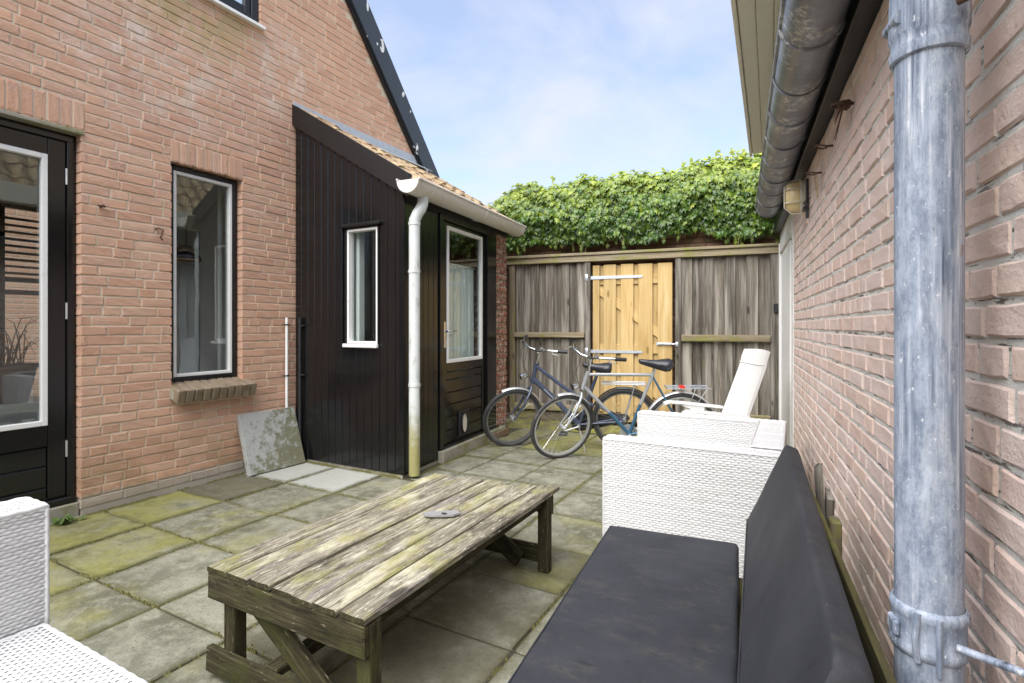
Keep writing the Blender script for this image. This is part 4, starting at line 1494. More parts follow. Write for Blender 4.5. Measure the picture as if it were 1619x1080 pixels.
# roof of pantiles, mostly mirrored in the door glass
sl = V((0.9965, 0.084, 0)) * math.cos(R(48)) + V((0, 0, 1)) * math.sin(R(48))
rn_ = V((-0.9965, -0.084, 0)) * math.sin(R(48)) + V((0, 0, 1)) * math.cos(R(48))
e0 = FR.at(0, 2.275, 0.075)
mb = MB(); mb.prism([e0 + FR.u * -.8, e0 + FR.u * 5.95, e0 + FR.u * 5.95 + sl * 2.6, e0 + FR.u * -.8 + sl * 2.6], -rn_ * 0.03)
ro = mb.build('roof', M_BLACKF, rh)
mb = MB()
tv, tf = [tuple(v.co) for v in PT.vertices], [tuple(p.vertices) for p in PT.polygons]
for r_ in range(9):
    for c_ in range(33):
        p = e0 + sl * (0.12 + 0.28 * r_) + FR.u * (-0.7 + 0.2 * c_) + rn_ * 0.022
        ua_ = FR.u
        mb.add([p - ua_ * q[0] - sl * q[1] + rn_ * q[2] for q in tv], tf)
mb.build('roof_tiles', M_TILE, ro, 60, kind='stuff')
# flat dormer overhang with cream boards underneath
FX = Fr((-0.315, 4.79), (-0.036, 0.9993), (-0.9993, -0.036))
nbd = 8
for k in range(nbd):
    a = 0.008 + 0.075 * k
    mb = MB(); mb.fbox(FX, -3.9, -0.02, 2.60, 2.618, -a - 0.073, -a, 0.004); mb.build('soffit_board', M_CREAM, rh)
mb = MB(); mb.fbox(FX, -3.9, 0.0, 2.585, 2.80, -0.006, 0.014, 0.003); mb.build('dormer_fascia', M_CREAM, rh)
mb = MB(); mb.fbox(FX, -3.9, 0.0, 2.62, 2.80, -2.4, -0.008, 0.003); mb.build('dormer_roof', M_LEAD, rh)
mb = MB(); mb.fbox(FX, -3.7, -0.25, 2.3, 2.598, -2.3, -0.60, 0.003); mb.build('dormer_cheek', M_BLACKF, rh)
mb = MB(); mb.box((1.5, 2.4, 1.1), (1.8, 6.6, 2.0), b=0.01); mb.build('inner_core', M_PLASTER, rh)

# zinc downpipe
PS, PN = 1.046, 0.098
mb = MB(); mb.tube([FR.at(PS, 0.0, PN), FR.at(PS, 0.68, PN), FR.at(PS, 1.3, PN), FR.at(PS, 1.66, PN), FR.at(PS, 1.9, PN + .01), FR.at(PS, 2.0, PN + .03), FR.at(PS, 2.10, PN + .045)], 0.0438, 36)
zp = mb.build('downpipe', M_ZINCP, rh, 60)


def ring_pts(z, rr, n=28, tilt=0.0):
    rr *= 0.885
    return [FR.at(PS + rr * math.cos(2 * math.pi * k / n), z + tilt * math.cos(2 * math.pi * k / n), PN + rr * math.sin(2 * math.pi * k / n)) for k in range(n)]


mb = MB(); mb.loft([ring_pts(z, r_, 32) for z, r_ in ((1.592, .0505), (1.594, .056), (1.606, .058), (1.614, .055), (1.624, .0545), (1.632, .058), (1.66, .058), (1.70, .0565), (1.72, .051))], caps=False)
mb.build('collar', M_ZINCP, zp, 40)
mb = MB()
mb.tube([FR.at(PS - .03, 1.655, PN + .043), FR.at(PS + .03, 1.66, PN + .045)], 0.010, 8)
mb.build('clamp_lug', M_ZINCP, zp, 60)
mb = MB(); mb.tube([FR.at(PS - .055, 1.648, PN - .02), FR.at(PS - .12, 1.655, 0.0)], 0.006, 8); mb.build('clamp_screw', M_RUST, zp, 60)
mb = MB()
mb.loft([ring_pts(z, r_, 32) for z, r_ in ((0.745, .0505), (0.742, .055), (0.735, .0575), (0.727, .055), (0.724, .0535), (0.69, .0535), (0.686, .0555), (0.679, .0575), (0.672, .0545), (0.668, .051))], caps=False)
mb.build('clamp', M_ZINCP, zp, 40)
mb = MB()
mb.tube([FR.at(PS - .051, z_, PN + .0) + FR.u * 0.0 for z_ in (0.655, 0.70, 0.74)], 0.004, 6)
mb.box(FR.at(PS - .012, 0.705, PN + .047), (0.034, 0.010, 0.024), (FR.u, FR.n, V((0, 0, 1))), 0.004, 0.001)
mb.tube([FR.at(PS - .044, 0.742, PN + .025), FR.at(PS - .046, 0.705, PN + .029), FR.at(PS - .043, 0.668, PN + .025)], 0.0045, 8)
mb.build('clamp_lug', M_ZINCP, zp)
mb = MB(); mb.tube([FR.at(PS - .052, 0.705, PN - .02), FR.at(PS - .085, 0.702, 0.004)], 0.006, 8); mb.tube([FR.at(PS - .083, 0.702, 0.012), FR.at(PS - .087, 0.702, -0.004)], 0.011, 8)
mb.build('clamp_screw', M_ZINCP, zp, 60)

# bulkhead lamp
lamp = thing('bulkhead_lamp', 'oval yellowed bulkhead lamp with wire guard on the pale brick wall under the gutter', 'lamp', tuple(FR.at(3.62, 1.86, 0)))
LS, LZ = 3.62, 1.955


def oval(n_, a, b, k=24):
    return [FR.at(LS + a * math.cos(2 * math.pi * i / k), LZ + b * math.sin(2 * math.pi * i / k), n_) for i in range(k)]


mb = MB(); mb.loft([oval(0.0, .062, .100), oval(0.035, .064, .103), oval(0.042, .058, .097)]); mb.build('base', M_LAMPB, lamp, 40)
mb = MB(); mb.loft([oval(0.043, .054, .092), oval(0.08, .052, .090), oval(0.105, .040, .078), oval(0.115, .020, .05)]); mb.build('lens', M_LAMP, lamp, 50)
mb = MB()
for z in (-0.04, 0.04):
    mb.tube([FR.at(LS - .06, LZ + z, .04), FR.at(LS - .058, LZ + z, .09), FR.at(LS - .035, LZ + z, .118), FR.at(LS + .035, LZ + z, .118), FR.at(LS + .058, LZ + z, .09), FR.at(LS + .06, LZ + z, .04)], 0.004, 6)
mb.tube([FR.at(LS, LZ - .103, .035), FR.at(LS, LZ - .098, .085), FR.at(LS, LZ - .06, .122), FR.at(LS, LZ + .06, .122), FR.at(LS, LZ + .098, .085), FR.at(LS, LZ + .103, .035)], 0.004, 6)
mb.build('wire_guard', M_LAMPB, lamp, 60)
mb = MB(); mb.tube([FR.at(LS - .12, 2.03, .012), FR.at(LS - .12, 1.80, .012)], 0.008, 8); mb.tube([FR.at(LS - .06, 1.90, .02), FR.at(LS - .12, 1.90, .014), FR.at(LS - .15, 1.905, .014)], 0.009, 8); mb.tube([FR.at(LS - .06, 1.86, .02), FR.at(LS - .13, 1.86, .02)], 0.014, 8)
mb.build('cable_gland', M_BLKPL, lamp, 60)
# iron eyes on the wall with dry stems
for k, (s_, z_, lab) in enumerate(((2.22, 1.965, 'rusty wall eye with dry plant stems, nearest to the zinc downpipe'), (2.66, 1.955, 'bare rusty wall eye without stems, middle one under the zinc gutter'), (3.0, 1.93, 'rusty wall eye with thin wires hanging down, nearest to the bulkhead lamp'))):
    mb = MB()
    mb.tube([FR.at(s_, z_, -.01), FR.at(s_, z_, .03)], 0.005, 6)
    mb.tube([FR.at(s_ + .022 * math.cos(t), z_ + .004 * math.sin(t), .045 + .022 * math.sin(t)) for t in [2 * math.pi * i / 14 for i in range(14)]], 0.004, 6, closed=True)
    he = tag(mb.build('wall_eye', M_RUST, None, 60), lab, 'wall hook')
    rs = random.Random(60 + k)
    if k != 1:
        mb = MB()
        for q in range(9 if k == 0 else 5):
            a = FR.at(s_ + rs.uniform(-.02, .02), z_ + rs.uniform(-.01, .01), .03)
            if k == 0:
                b = a + FR.u * rs.uniform(-.02, .16) + V((0, 0, rs.uniform(-.10, .02))) + FR.n * rs.uniform(0, .03)
            else:
                b = a + FR.u * rs.uniform(-.04, .05) + V((0, 0, rs.uniform(-.13, -.07))) - FR.n * 0.015
            mid = (a + b) / 2 + V((0, 0, rs.uniform(-.01, .02)))
            mb.tube([a, mid, b], [0.003, 0.0025, 0.0015], 4)
        if k == 0:
            mb.box(FR.at(s_, z_, .03), (0.04, 0.03, 0.035), None, 0.01, 0.006)
        mb.build('dry_stems', M_STRAW if k else M_RUST, he, 60)

# ------------------------------------------------------------------ garden wall, ivy, fence, gate
FF = Fr((-3.07, 5.63), (0.9907, 0.1357), (0.1357, -0.9907))
gw = thing('garden_wall', 'dark old brick garden wall behind the wooden fence under the ivy', 'wall', tuple(FF.at(1.5, 0, -0.2)))
FW = Fr(FF.at(0, 0, -0.14).to_2d(), (0.9907, 0.1357), (0.1357, -0.9907))
gl_ = courses(-0.9, 3.5, 0.05, 2.62, 0.066, 0.205, 0.097, 0.012, [], None, 33)
vis = [b for b in gl_ if b[2] > 1.85 and b[3] < 2.35 or (0.88 < (b[0] + b[1]) / 2 < 1.08) or (1.85 < (b[0] + b[1]) / 2 < 2.05)]
lay_bricks(gw, FW, vis, M_GWALL, 0.08, 300, 0.004, seed=91, jit=0.003)
mb = MB(); mb.fbox(FW, -0.9, 3.5, -0.02, 2.6, -0.2, -0.010, 0.002); mb.build('mortar_bed', M_GWALL, gw)


def ivy():
    rs = random.Random(17)
    vs_, fs, ages = [], [], []
    lobes = [(0.0, 0.0), (0.30, -0.12), (0.52, 0.18), (0.30, 0.30), (0.36, 0.62), (0.12, 0.60), (0.0, 1.0), (-0.12, 0.60), (-0.36, 0.62), (-0.30, 0.30), (-0.52, 0.18), (-0.30, -0.12)]

    def leaf(c, nrm, down, size, age):
        n_ = nrm.normalized()
        d_ = (down - n_ * down.dot(n_)).normalized()
        s_ = n_.cross(d_)
        k = len(vs_)
        fold = rs.uniform(0.05, 0.22)
        for (a, b) in lobes:
            q = c + s_ * (a * size) + d_ * (b * size) - n_ * (abs(a) * size * fold + b * b * size * 0.18)
            vs_.append(q)
            ages.append(age)
        mid = c + d_ * (0.35 * size) + n_ * 0.02 * size
        vs_.append(mid); ages.append(age)
        for i in range(len(lobes)):
            fs.append((k + i, k + (i + 1) % len(lobes), k + len(lobes)))

    def top(u):
        return 2.80 + 0.075 * (u / 3) + 0.07 * mnoise.noise(V((u * 2.3, 0.3, 0))) + 0.05 * mnoise.noise(V((u * 6.1, 4.3, 0))) - 0.5 * max(0, 0.05 - u)

    def bot(u):
        return 2.155 + 0.02 * u / 3 + 0.07 * mnoise.noise(V((u * 2.1, 7.7, 0))) + 0.06 * mnoise.noise(V((u * 5.7, 2.2, 0))) - 0.03 * (u < 0.4)

    def bulge(u, t):
        return 0.05 + 0.16 * math.sin(min(1, max(0, t)) * math.pi * 0.85) + 0.09 * mnoise.noise(V((u * 4.3, t * 3.6, 1.2))) + 0.05 * mnoise.noise(V((u * 11, t * 9, 3.2)))

    for i in range(12000):
        u = rs.uniform(-0.22, 3.25)
        t = rs.random()
        z0, z1 = bot(u), top(u)
        z = z0 + (z1 - z0) * t
        n_ = bulge(u, t) + rs.uniform(-0.09, 0.015)
        nr = FF.n + V((0, 0, 0.15 + 0.75 * max(0, t - 0.55))) + FF.u * rs.uniform(-.55, .55) + V((0, 0, rs.uniform(-.35, .55)))
        dwn = V((0, 0, -1)) + FF.u * rs.uniform(-.6, .6) + FF.n * .15
        age = max(0, min(1, rs.gauss(0.05 + 0.75 * max(0, t - 0.35) ** 1.1, 0.16)))
        leaf(FF.at(u, z, n_ - 0.02), nr, dwn, rs.uniform(0.034, 0.082), age)
    for i in range(2600):                                  # over the top
        u = rs.uniform(-0.25, 3.25)
        n_ = rs.uniform(-0.4, 0.12)
        z = top(u) + 0.05 * math.cos((n_ + .1) * 4) + rs.uniform(-.05, .025)
        leaf(FF.at(u, z, n_), V((0, 0, 1)) + FF.n * rs.uniform(0, .9) + FF.u * rs.uniform(-.5, .5), FF.n + V((0, 0, -.5)) + FF.u * rs.uniform(-.8, .8), rs.uniform(0.032, 0.065), min(1, max(0, rs.gauss(.72, .2))))
    stems = MB()
    for i in range(46):                                    # upright shoots along the top
        u = rs.uniform(-0.3, 3.2) if i > 8 else rs.uniform(2.0, 2.75)
        h = rs.uniform(0.05, 0.15) if i > 8 else rs.uniform(.10, .20)
        b = FF.at(u, top(u) - .03, rs.uniform(-.2, .08))
        tip = b + V((0, 0, h + .03)) + FF.u * rs.uniform(-.05, .05)
        stems.tube([b, (b + tip) / 2 + FF.u * rs.uniform(-.01, .01), tip], [.003, .0025, .0015], 4)
        for k in range(int(5 + h * 40)):
            t = rs.uniform(.15, 1)
            leaf(b + (tip - b) * t, FF.n + V((0, 0, rs.uniform(0, 1))) + FF.u * rs.uniform(-1, 1), V((0, 0, rs.uniform(-.6, .4))) + FF.u * rs.uniform(-1, 1) + FF.n * rs.uniform(-.3, .5), rs.uniform(.025, .05), min(1, max(0, rs.gauss(.7, .2))))
    for i in range(26):                                    # hanging runners below
        u = rs.uniform(0, 3.0)
        b = FF.at(u, bot(u) + .05, rs.uniform(-.05, .06))
        L = rs.uniform(.04, .13)
        tip = b + V((0, 0, -L - .05)) + FF.u * rs.uniform(-.05, .05)
        stems.tube([b, tip], [.003, .0015], 4)
        for k in range(7):
            leaf(b + (tip - b) * rs.random(), FF.n + FF.u * rs.uniform(-.6, .6), V((0, 0, -1)) + FF.u * rs.uniform(-.5, .5), rs.uniform(.03, .055), max(0, rs.gauss(.25, .25)))
    for i in range(60):                                    # woody stems in the depth
        u = rs.uniform(-.2, 3.2)
        stems.tube([FF.at(u, 2.28, -.11), FF.at(u + rs.uniform(-.2, .2), 2.35, -.09), FF.at(u + rs.uniform(-.3, .3), 2.65, -.07)], [.007, .005, .003], 4)
    root = thing('ivy', 'thick green ivy with yellow-green young tips covering the garden wall top', 'ivy', tuple(FF.at(1.5, 2.1, -0.1)))
    me = new_mesh('leaves', vs_, fs, M_LEAF)
    at = me.attributes.new('age', 'FLOAT', 'POINT')
    at.data.foreach_set('value', ages)
    o = bpy.data.objects.new('leaves', me)
    o['kind'] = 'stuff'
    link(o, root)
    stems.build('stems', M_STRAW, root, 60, kind='stuff')


ivy()

fence = thing('wooden_fence', 'weathered grey board fence with mossy top rail either side of the yellow gate', 'fence', tuple(FF.at(1.5, 0, 0)))
rf = random.Random(12)


def boards(u0, u1, n):
    w = (u1 - u0) / n
    for i in range(n):
        a = u0 + w * i
        back = i % 2
        n0 = -0.030 if back else 0.0
        fplank('fence_board', FF, a - (0.012 if back else 0) + rf.uniform(-.004, .004), a + w + (0.012 if back else -0.002) + rf.uniform(-.003, .003), 0.17, 1.915, n0 - 0.0, n0 + 0.018 + rf.uniform(0, .003), M_FENCE, fence, 'z', 0.003)


boards(0.10, 0.945, 9)
boards(2.005, 2.87, 8)
for (a, b, z0, z1) in ((0.09, 0.945, 1.045, 1.105), (2.004, 2.872, 1.015, 1.085), (0.09, 0.945, 0.19, 0.26), (2.004, 2.872, 0.19, 0.26)):
    fplank('rail', FF, a, b, z0, z1, 0.022, 0.075, M_FRAIL, fence, 'u', 0.004, 0.001)
for (a, b) in ((0.02, 0.088), (0.946, 1.010), (1.942, 2.002), (2.873, 2.95)):
    fplank('fence_post', FF, a, b, -0.03, 1.915, -0.02, 0.05, M_FRAIL if a < 0.5 else M_FENCE, fence, 'z', 0.005, 0.001)
fplank('top_rail', FF, -0.02, 2.97, 1.917, 1.985, -0.03, 0.065, M_FRAIL, fence, 'u', 0.004, 0.002)
fplank('top_rail', FF, -0.03, 2.975, 1.986, 2.02, -0.05, 0.085, M_FRAIL, fence, 'u', 0.006, 0.003)
for (a, b) in ((0.09, 0.945), (2.004, 2.872)):
    fplank('gravel_board', FF, a, b, -0.03, 0.165, -0.02, 0.03, M_BENCHW, fence, 'u', 0.004, 0.002)
mb = MB(); mb.fbox(FF, 2.90, 2.96, 1.315, 1.405, 0.052, 0.085, 0.005)
tag(mb.build('latch_box', M_BLKPL), 'small black box on the end post of the fence beside the white door frame', 'box')

gate = thing('wooden_gate', 'new yellow pine plank gate with two galvanised strap hinges in the grey fence', 'gate', tuple(FF.at(1.48, 0, 0)))
for (a, b) in ((1.034, 1.110), (1.158, 1.298), (1.352, 1.492), (1.546, 1.70), (1.756, 1.91)):
    fplank('plank', FF, a, b, 0.10, 1.875 + rf.uniform(-.004, .004), 0.0, 0.018, M_GATE, gate, 'z', 0.003)
for (a, b) in ((1.085, 1.185), (1.27, 1.38), (1.465, 1.575), (1.68, 1.78)):
    fplank('plank', FF, a, b, 0.10, 1.87, -0.036, -0.024, M_GATE, gate, 'z', 0.003)
for z in (1.70, 0.92, 0.25):
    fplank('ledge', FF, 1.035, 1.905, z - .05, z + .05, -0.0225, -0.002, M_GATE, gate, 'u', 0.003)
for (pa, pb) in (((1.05, 1.63), (1.89, 1.00)), ((1.05, 0.84), (1.89, 0.33))):
    A_, B_ = FF.at(pa[0], pa[1], -0.0125), FF.at(pb[0], pb[1], -0.0125)
    d = (B_ - A_)
    plank('brace', (A_ + B_) / 2, (d.length, 0.09, 0.019), (d, FF.n.cross(d), FF.n), M_GATE, gate, 0.003)
for (z, e) in ((1.732, 1.60), (0.888, 1.60)):
    mb = MB()
    mb.prism([FF.at(0.99, z - .019, 0.019), FF.at(e - .02, z - .014, 0.019), FF.at(e, z, 0.019), FF.at(e - .02, z + .014, 0.019), FF.at(0.99, z + .019, 0.019)], FF.n * 0.006)
    hg = mb.build('hinge', M_GALV, gate)
    mb = MB(); mb.tube([FF.at(0.985, z - .035, .025), FF.at(0.985, z + .035, .025)], 0.010, 8); mb.fbox(FF, 0.95, 0.985, z - .04, z + .04, 0.051, 0.056, 0.002); mb.build('hinge_pin', M_GALV, hg, 50)
    mb = MB()
    for u in (1.08, 1.22, 1.40, 1.54):
        mb.tube([FF.at(u, z, .024), FF.at(u, z, .030)], 0.006, 8)
    mb.build('bolts', M_GALV, hg, 50)
mb = MB(); mb.fbox(FF, 1.74, 1.90, 0.965, 0.998, 0.019, 0.026, 0.002); lt = mb.build('latch', M_GALV, gate)
mb = MB(); mb.tube([FF.at(1.76, .981, .034), FF.at(1.99, .981, .034)], 0.009, 8); mb.tube([FF.at(1.90, .981, .034), FF.at(1.90, .981, .065)], 0.006, 6); mb.fbox(FF, 1.945, 1.975, .955, 1.005, .051, .06, .002); mb.build('bolt', M_GALV, lt, 50)

# mossy earth along the fence foot
mb = MB()
rings = []
for i in range(41):
    u = -0.05 + 3.0 * i / 40
    h = 0.045 + 0.03 * mnoise.noise(V((u * 4, 1, 0)))
    wd_ = 0.20 + 0.06 * mnoise.noise(V((u * 3, 5, 0)))
    rings.append([FF.at(u, -0.02, 0.03 + wd_ * 1.1), FF.at(u, h * .5, 0.03 + wd_ * .8), FF.at(u, h, 0.03 + wd_ * .4), FF.at(u, h + .01, 0.032)])
mb.loft(rings, closed_ring=False, caps=False)
so = mb.build('soil_strip', M_SOIL, None, 60)
so['kind'] = 'stuff'

# ------------------------------------------------------------------ moss and weeds in joints
rm_ = random.Random(23)
mb = MB()


def tuft(p, s_):
    n = 5
    vs_ = []
    for i in range(n):
        a = 2 * math.pi * i / n
        vs_.append(V(p) + V((math.cos(a) * s_, math.sin(a) * s_, -0.004)))
    vs_.append(V(p) + V((rm_.uniform(-.3, .3) * s_, rm_.uniform(-.3, .3) * s_, s_ * rm_.uniform(.5, 1.1))))
    mb.add(vs_, [(i, (i + 1) % n, n) for i in range(n)])


for k in range(900):
    u = rm_.uniform(1.62, 3.1)
    if mnoise.noise(V((u * 5, 3, 0))) > -0.1:
        tuft((-3.9 + 0.012 + abs(rm_.gauss(0, .012)), u, 0.0), rm_.uniform(.004, .011))
for k in range(800):
    t = rm_.random()
    if mnoise.noise(V((t * 7, 8, 0))) > -0.15:
        tuft(tuple(FS.at(0.05 + 1.15 * t, 0.0, 0.02 + abs(rm_.gauss(0, .012)))), rm_.uniform(.004, .011))
for k in range(500):
    tuft(tuple(FD.at(rm_.uniform(0, 1.7), 0.0, 0.065 + abs(rm_.gauss(0, .012)))), rm_.uniform(.004, .010))
for k in range(3600):                                     # paving joints
    if rm_.random() < .5:
        x = rm_.choice([-3.375, -2.865, -2.355, -1.875, -1.395, -0.90]); y = rm_.uniform(0.6, 3.1 if x < -2.3 else 5)
    else:
        y = rm_.choice([0.75, 1.232, 1.715, 2.19, 2.67]); x = rm_.uniform(-3.85, -1.45)
    if mnoise.noise(V((x * 3.1, y * 3.1, 4))) > -0.08:
        tuft((x + rm_.gauss(0, .006), y + rm_.gauss(0, .006), -0.005), rm_.uniform(.004, .011))
ms = mb.build('moss_tufts', M_MOSSC)
ms['kind'] = 'stuff'

gb = MB()
for k in range(900):                                      # grit and crumbs of bark on the paving
    x, y = rm_.uniform(-3.8, -0.5), rm_.uniform(0.7, 5.2)
    if mnoise.noise(V((x * 2.2, y * 2.2, 9))) < -0.05:
        continue
    q = rm_.uniform(.002, .006)
    c = V((x, y, 0.0005))
    a = rm_.uniform(0, 6.28)
    e1, e2 = V((math.cos(a), math.sin(a), 0)) * q, V((-math.sin(a), math.cos(a), 0)) * q * rm_.uniform(.3, .9)
    gb.add([c + e1, c + e2, c - e1, c - e2, c + V((0, 0, q * .6))], [(0, 1, 4), (1, 2, 4), (2, 3, 4), (3, 0, 4)])
gr_ = gb.build('grit', M_SOIL)
gr_['kind'] = 'stuff'

wd_t = thing('weed', 'small green weed growing at the foot of the black house door', 'plant', (-3.83, 1.50, 0))
mb = MB()
for k in range(70):
    a, e = rm_.uniform(0, 6.28), rm_.uniform(.2, 1.2)
    L = rm_.uniform(.02, .055)
    c = V((-3.835 + rm_.uniform(-.03, .04), 1.50 + rm_.uniform(-.06, .05), 0.005))
    d = V((math.cos(a) * math.cos(e), math.sin(a) * math.cos(e), math.sin(e)))
    s_ = d.cross(V((0, 0, 1))).normalized() * L * .22
    mb.add([c, c + d * L * .5 + s_, c + d * L, c + d * L * .5 - s_], [(0, 1, 2, 3)])
mb.build('leaves', M_WEED, wd_t, kind='stuff')

# ------------------------------------------------------------------ weathered table
TX0, TX1, TY0, TY1, TZ = -1.732, -1.026, 1.065, 2.365, 0.382
tab = thing('wooden_table', 'low weathered plank table spotted with lichen on the patio', 'table', (-1.38, 1.7, 0))
edges = [-1.732, -1.628, -1.522, -1.418, -1.322, -1.230, -1.130, -1.026]
rt = random.Random(4)
Z = V((0, 0, 1))
for i in range(7):
    a, b = edges[i] + .0042, edges[i + 1] - .0042
    y1 = TY1 + (0.05 if i == 6 else rt.uniform(-.06, .01)) - (0.03 if i in (1, 2) else 0)
    y0 = TY0 + rt.uniform(-.006, .006)
    z = TZ + rt.uniform(-.006, .003)
    L = y1 - y0
    # worn plank: several stations with a slightly wandering edge
    n = 10
    rings = []
    for k in range(n + 1):
        t = -L / 2 + L * k / n
        e = 0.004 if k in (0, n) else 0.0
        j = lambda m_: rt.uniform(-m_, m_)
        wl_, wr_ = -(b - a) / 2 + j(.0015), (b - a) / 2 + j(.0015)
        cup = 0.002
        rings.append([(t, wl_, -.022), (t, wr_, -.022), (t, wr_, -.004 - e), (t, wr_ - .005, -e + j(.001)), (t, 0, -cup - e + j(.001)), (t, wl_ + .005, -e + j(.001)), (t, wl_, -.004 - e)])
    m_ = MB().loft(rings)
    me = new_mesh('plank', m_.v, m_.f, M_TABLE)
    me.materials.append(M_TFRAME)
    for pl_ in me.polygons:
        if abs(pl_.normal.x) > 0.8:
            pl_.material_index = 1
    o = bpy.data.objects.new('plank', me)
    link(o, tab, rotM(V((0, 1, 0)), V((-1, 0, 0)), Z, ((a + b) / 2, (y0 + y1) / 2, z)))
# the bench planks' local Y is -X; face order is kept right by the rotation


def tw(name, A_, B_, w, t, side, mat=M_TFRAME, b=0.004):
    """timber from A to B, w wide along side, t thick"""
    A_, B_ = V(A_), V(B_)
    d = (B_ - A_)
    s_ = V(side)
    s_ = (s_ - d.normalized() * s_.dot(d.normalized())).normalized()
    plank(name, (A_ + B_) / 2, (d.length, w, t), (d, s_, d.cross(s_)), mat, tab, b, 0.0015)


for (ye, sg) in ((TY0 + 0.012, 1), (TY1 - 0.03, -1)):
    tw('apron', (TX0, ye, 0.310), (TX1 - .006, ye, 0.310), 0.092, 0.024, (0, 0, 1))
    for x in (TX0 + 0.075, TX1 - 0.032):
        tw('leg', (x, ye + sg * .037, 0.0), (x, ye + sg * .037, 0.352), 0.056, 0.048, (1, 0, 0))
    tw('stretcher', (TX0 - 0.01, ye, 0.060), (TX1 - .02, ye, 0.060), 0.085, 0.024, (0, 0, 1))
    tw('brace', (TX0 + 0.12, ye + sg * .05, 0.300), (TX1 - 0.16, ye + sg * .05, 0.03), 0.085, 0.022, (0, 0, 1))
tw('low_rail', (-1.455, TY0 + .03, 0.085), (-1.455, TY1 - .05, 0.085), 0.06, 0.03, (1, 0, 0))
tw('side_rail', (TX1 - .05, TY0 + .06, 0.330), (TX1 - .05, TY1 - .08, 0.330), 0.05, 0.022, (0, 0, 1))
tw('side_rail', (TX0 + .06, TY0 + .06, 0.330), (TX0 + .06, TY1 - .08, 0.330), 0.05, 0.022, (0, 0, 1))
mb = MB()
pts = [(-1.375, 1.765), (-1.35, 1.745), (-1.315, 1.755), (-1.28, 1.775), (-1.245, 1.80), (-1.235, 1.835), (-1.262, 1.852), (-1.30, 1.83), (-1.34, 1.80)]
mb.prism([V((x, y, TZ + .004)) for x, y in pts], (0, 0, 0.008))
sp_ = tag(mb.build('scrap', M_GREY), 'flat grey scrap lying on the weathered table planks', 'scrap')
mb = MB(); mb.box((-1.285, 1.79, TZ + .0135), (0.022, 0.014, 0.004), b=0.001); mb.build('dark_hole', M_BLKPL, sp_)

# ------------------------------------------------------------------ wicker


def weave(mb, o, U, W, N, lu, lw, row=0.0110, stake=0.0150, amp=0.0023):
    """woven strands: rows run along U, stacked along W, standing out along N"""
    o, U, W, N = V(o), V(U).normalized(), V(W).normalized(), V(N).normalized()
    nr = max(1, int(round(lw / row)))
    ns = max(2, int(round(lu / stake)))
    h = lw / nr
    flip = U.cross(W).dot(N) < 0
    for r_ in range(nr):
        k = len(mb.v)
        wc = (r_ + .5) * h
        for i in range(ns + 1):
            d = amp * (1 if (i + r_) % 2 else -1) * random.uniform(0.65, 1.25)
            if i in (0, ns):
                d = 0
            b = o + U * (lu * i / ns) + N * d
            jz = random.uniform(-.0009, .0009)
            for (dw, dn_) in ((-0.46 * h, -0.0012), (0.0, 0.0014), (0.46 * h, -0.0012)):
                mb.v.append(tuple(b + W * (wc + dw + jz) + N * dn_))
        for i in range(ns):
            for j in range(2):
                q = (k + i * 3 + j, k + (i + 1) * 3 + j, k + (i + 1) * 3 + j + 1, k + i * 3 + j + 1)
                mb.f.append(q[::-1] if flip else q)


def wicker_box(name, parent, fr, u0, u1, z0, z1, n0, n1, faces, bead=True, row=0.0110, stake=0.0150):
    """solid core with woven faces; faces: letters of u U z Z n N (low/high side)"""
    mb = MB()
    mb.fbox(fr, u0 + .006, u1 - .006, z0 + .006, z1 - .006, n0 + .006, n1 - .006, 0.008)
    core = mb.build(name, M_WICKB, parent)
    mb = MB()
    e = 0.004
    A = lambda u, z, n: fr.at(u, z, n)
    UZ, Z_ = fr.u, V((0, 0, 1))
    r_ = 0.007
    a0, a1, b0_, b1, c0_, c1 = u0 + r_, u1 - r_, z0 + r_, z1 - r_, n0 + r_, n1 - r_
    if 'N' in faces: weave(mb, A(a0, b0_, n1 - e), fr.u, Z_, fr.n, a1 - a0, b1 - b0_, row, stake)
    if 'n' in faces: weave(mb, A(a0, b0_, n0 + e), fr.u, Z_, -fr.n, a1 - a0, b1 - b0_, row, stake)
    if 'u' in faces: weave(mb, A(u0 + e, b0_, c0_), fr.n, Z_, -fr.u, c1 - c0_, b1 - b0_, row, stake)
    if 'U' in faces: weave(mb, A(u1 - e, b0_, c0_), fr.n, Z_, fr.u, c1 - c0_, b1 - b0_, row, stake)
    if 'Z' in faces: weave(mb, A(a0, z1 - e, c0_), fr.u, fr.n, Z_, a1 - a0, c1 - c0_, row, stake)
    o = mb.build('weave', M_WICK, core, 180, kind='stuff')
    if bead:
        mb = MB()
        q = 0.0065
        for zz in (z1 - r_ * .7,):
            pts = [A(u0 + q, zz, n0 + q), A(u1 - q, zz, n0 + q), A(u1 - q, zz, n1 - q), A(u0 + q, zz, n1 - q)]
            full = []
            for i in range(4):
                p, p2 = pts[i], pts[(i + 1) % 4]
                m_ = max(2, int((p2 - p).length / .02))
                for k in range(m_):
                    full.append(p + (p2 - p) * (k / m_) + V((0, 0, .0012 * ((k % 2) * 2 - 1))))
            mb.tube(full, 0.0065, 8, closed=True)
        for (uu, nn) in ((u0 + q, n0 + q), (u1 - q, n0 + q), (u1 - q, n1 - q), (u0 + q, n1 - q)):
            m_ = max(3, int((z1 - z0) / .02))
            mb.tube([A(uu, z0 + .004 + (z1 - z0 - .015) * k / m_, nn) + fr.n * (.0012 * ((k % 2) * 2 - 1)) for k in range(m_ + 1)], 0.006, 8)
        mb.build('edge_binding', M_WICK, core, 60)
    return core


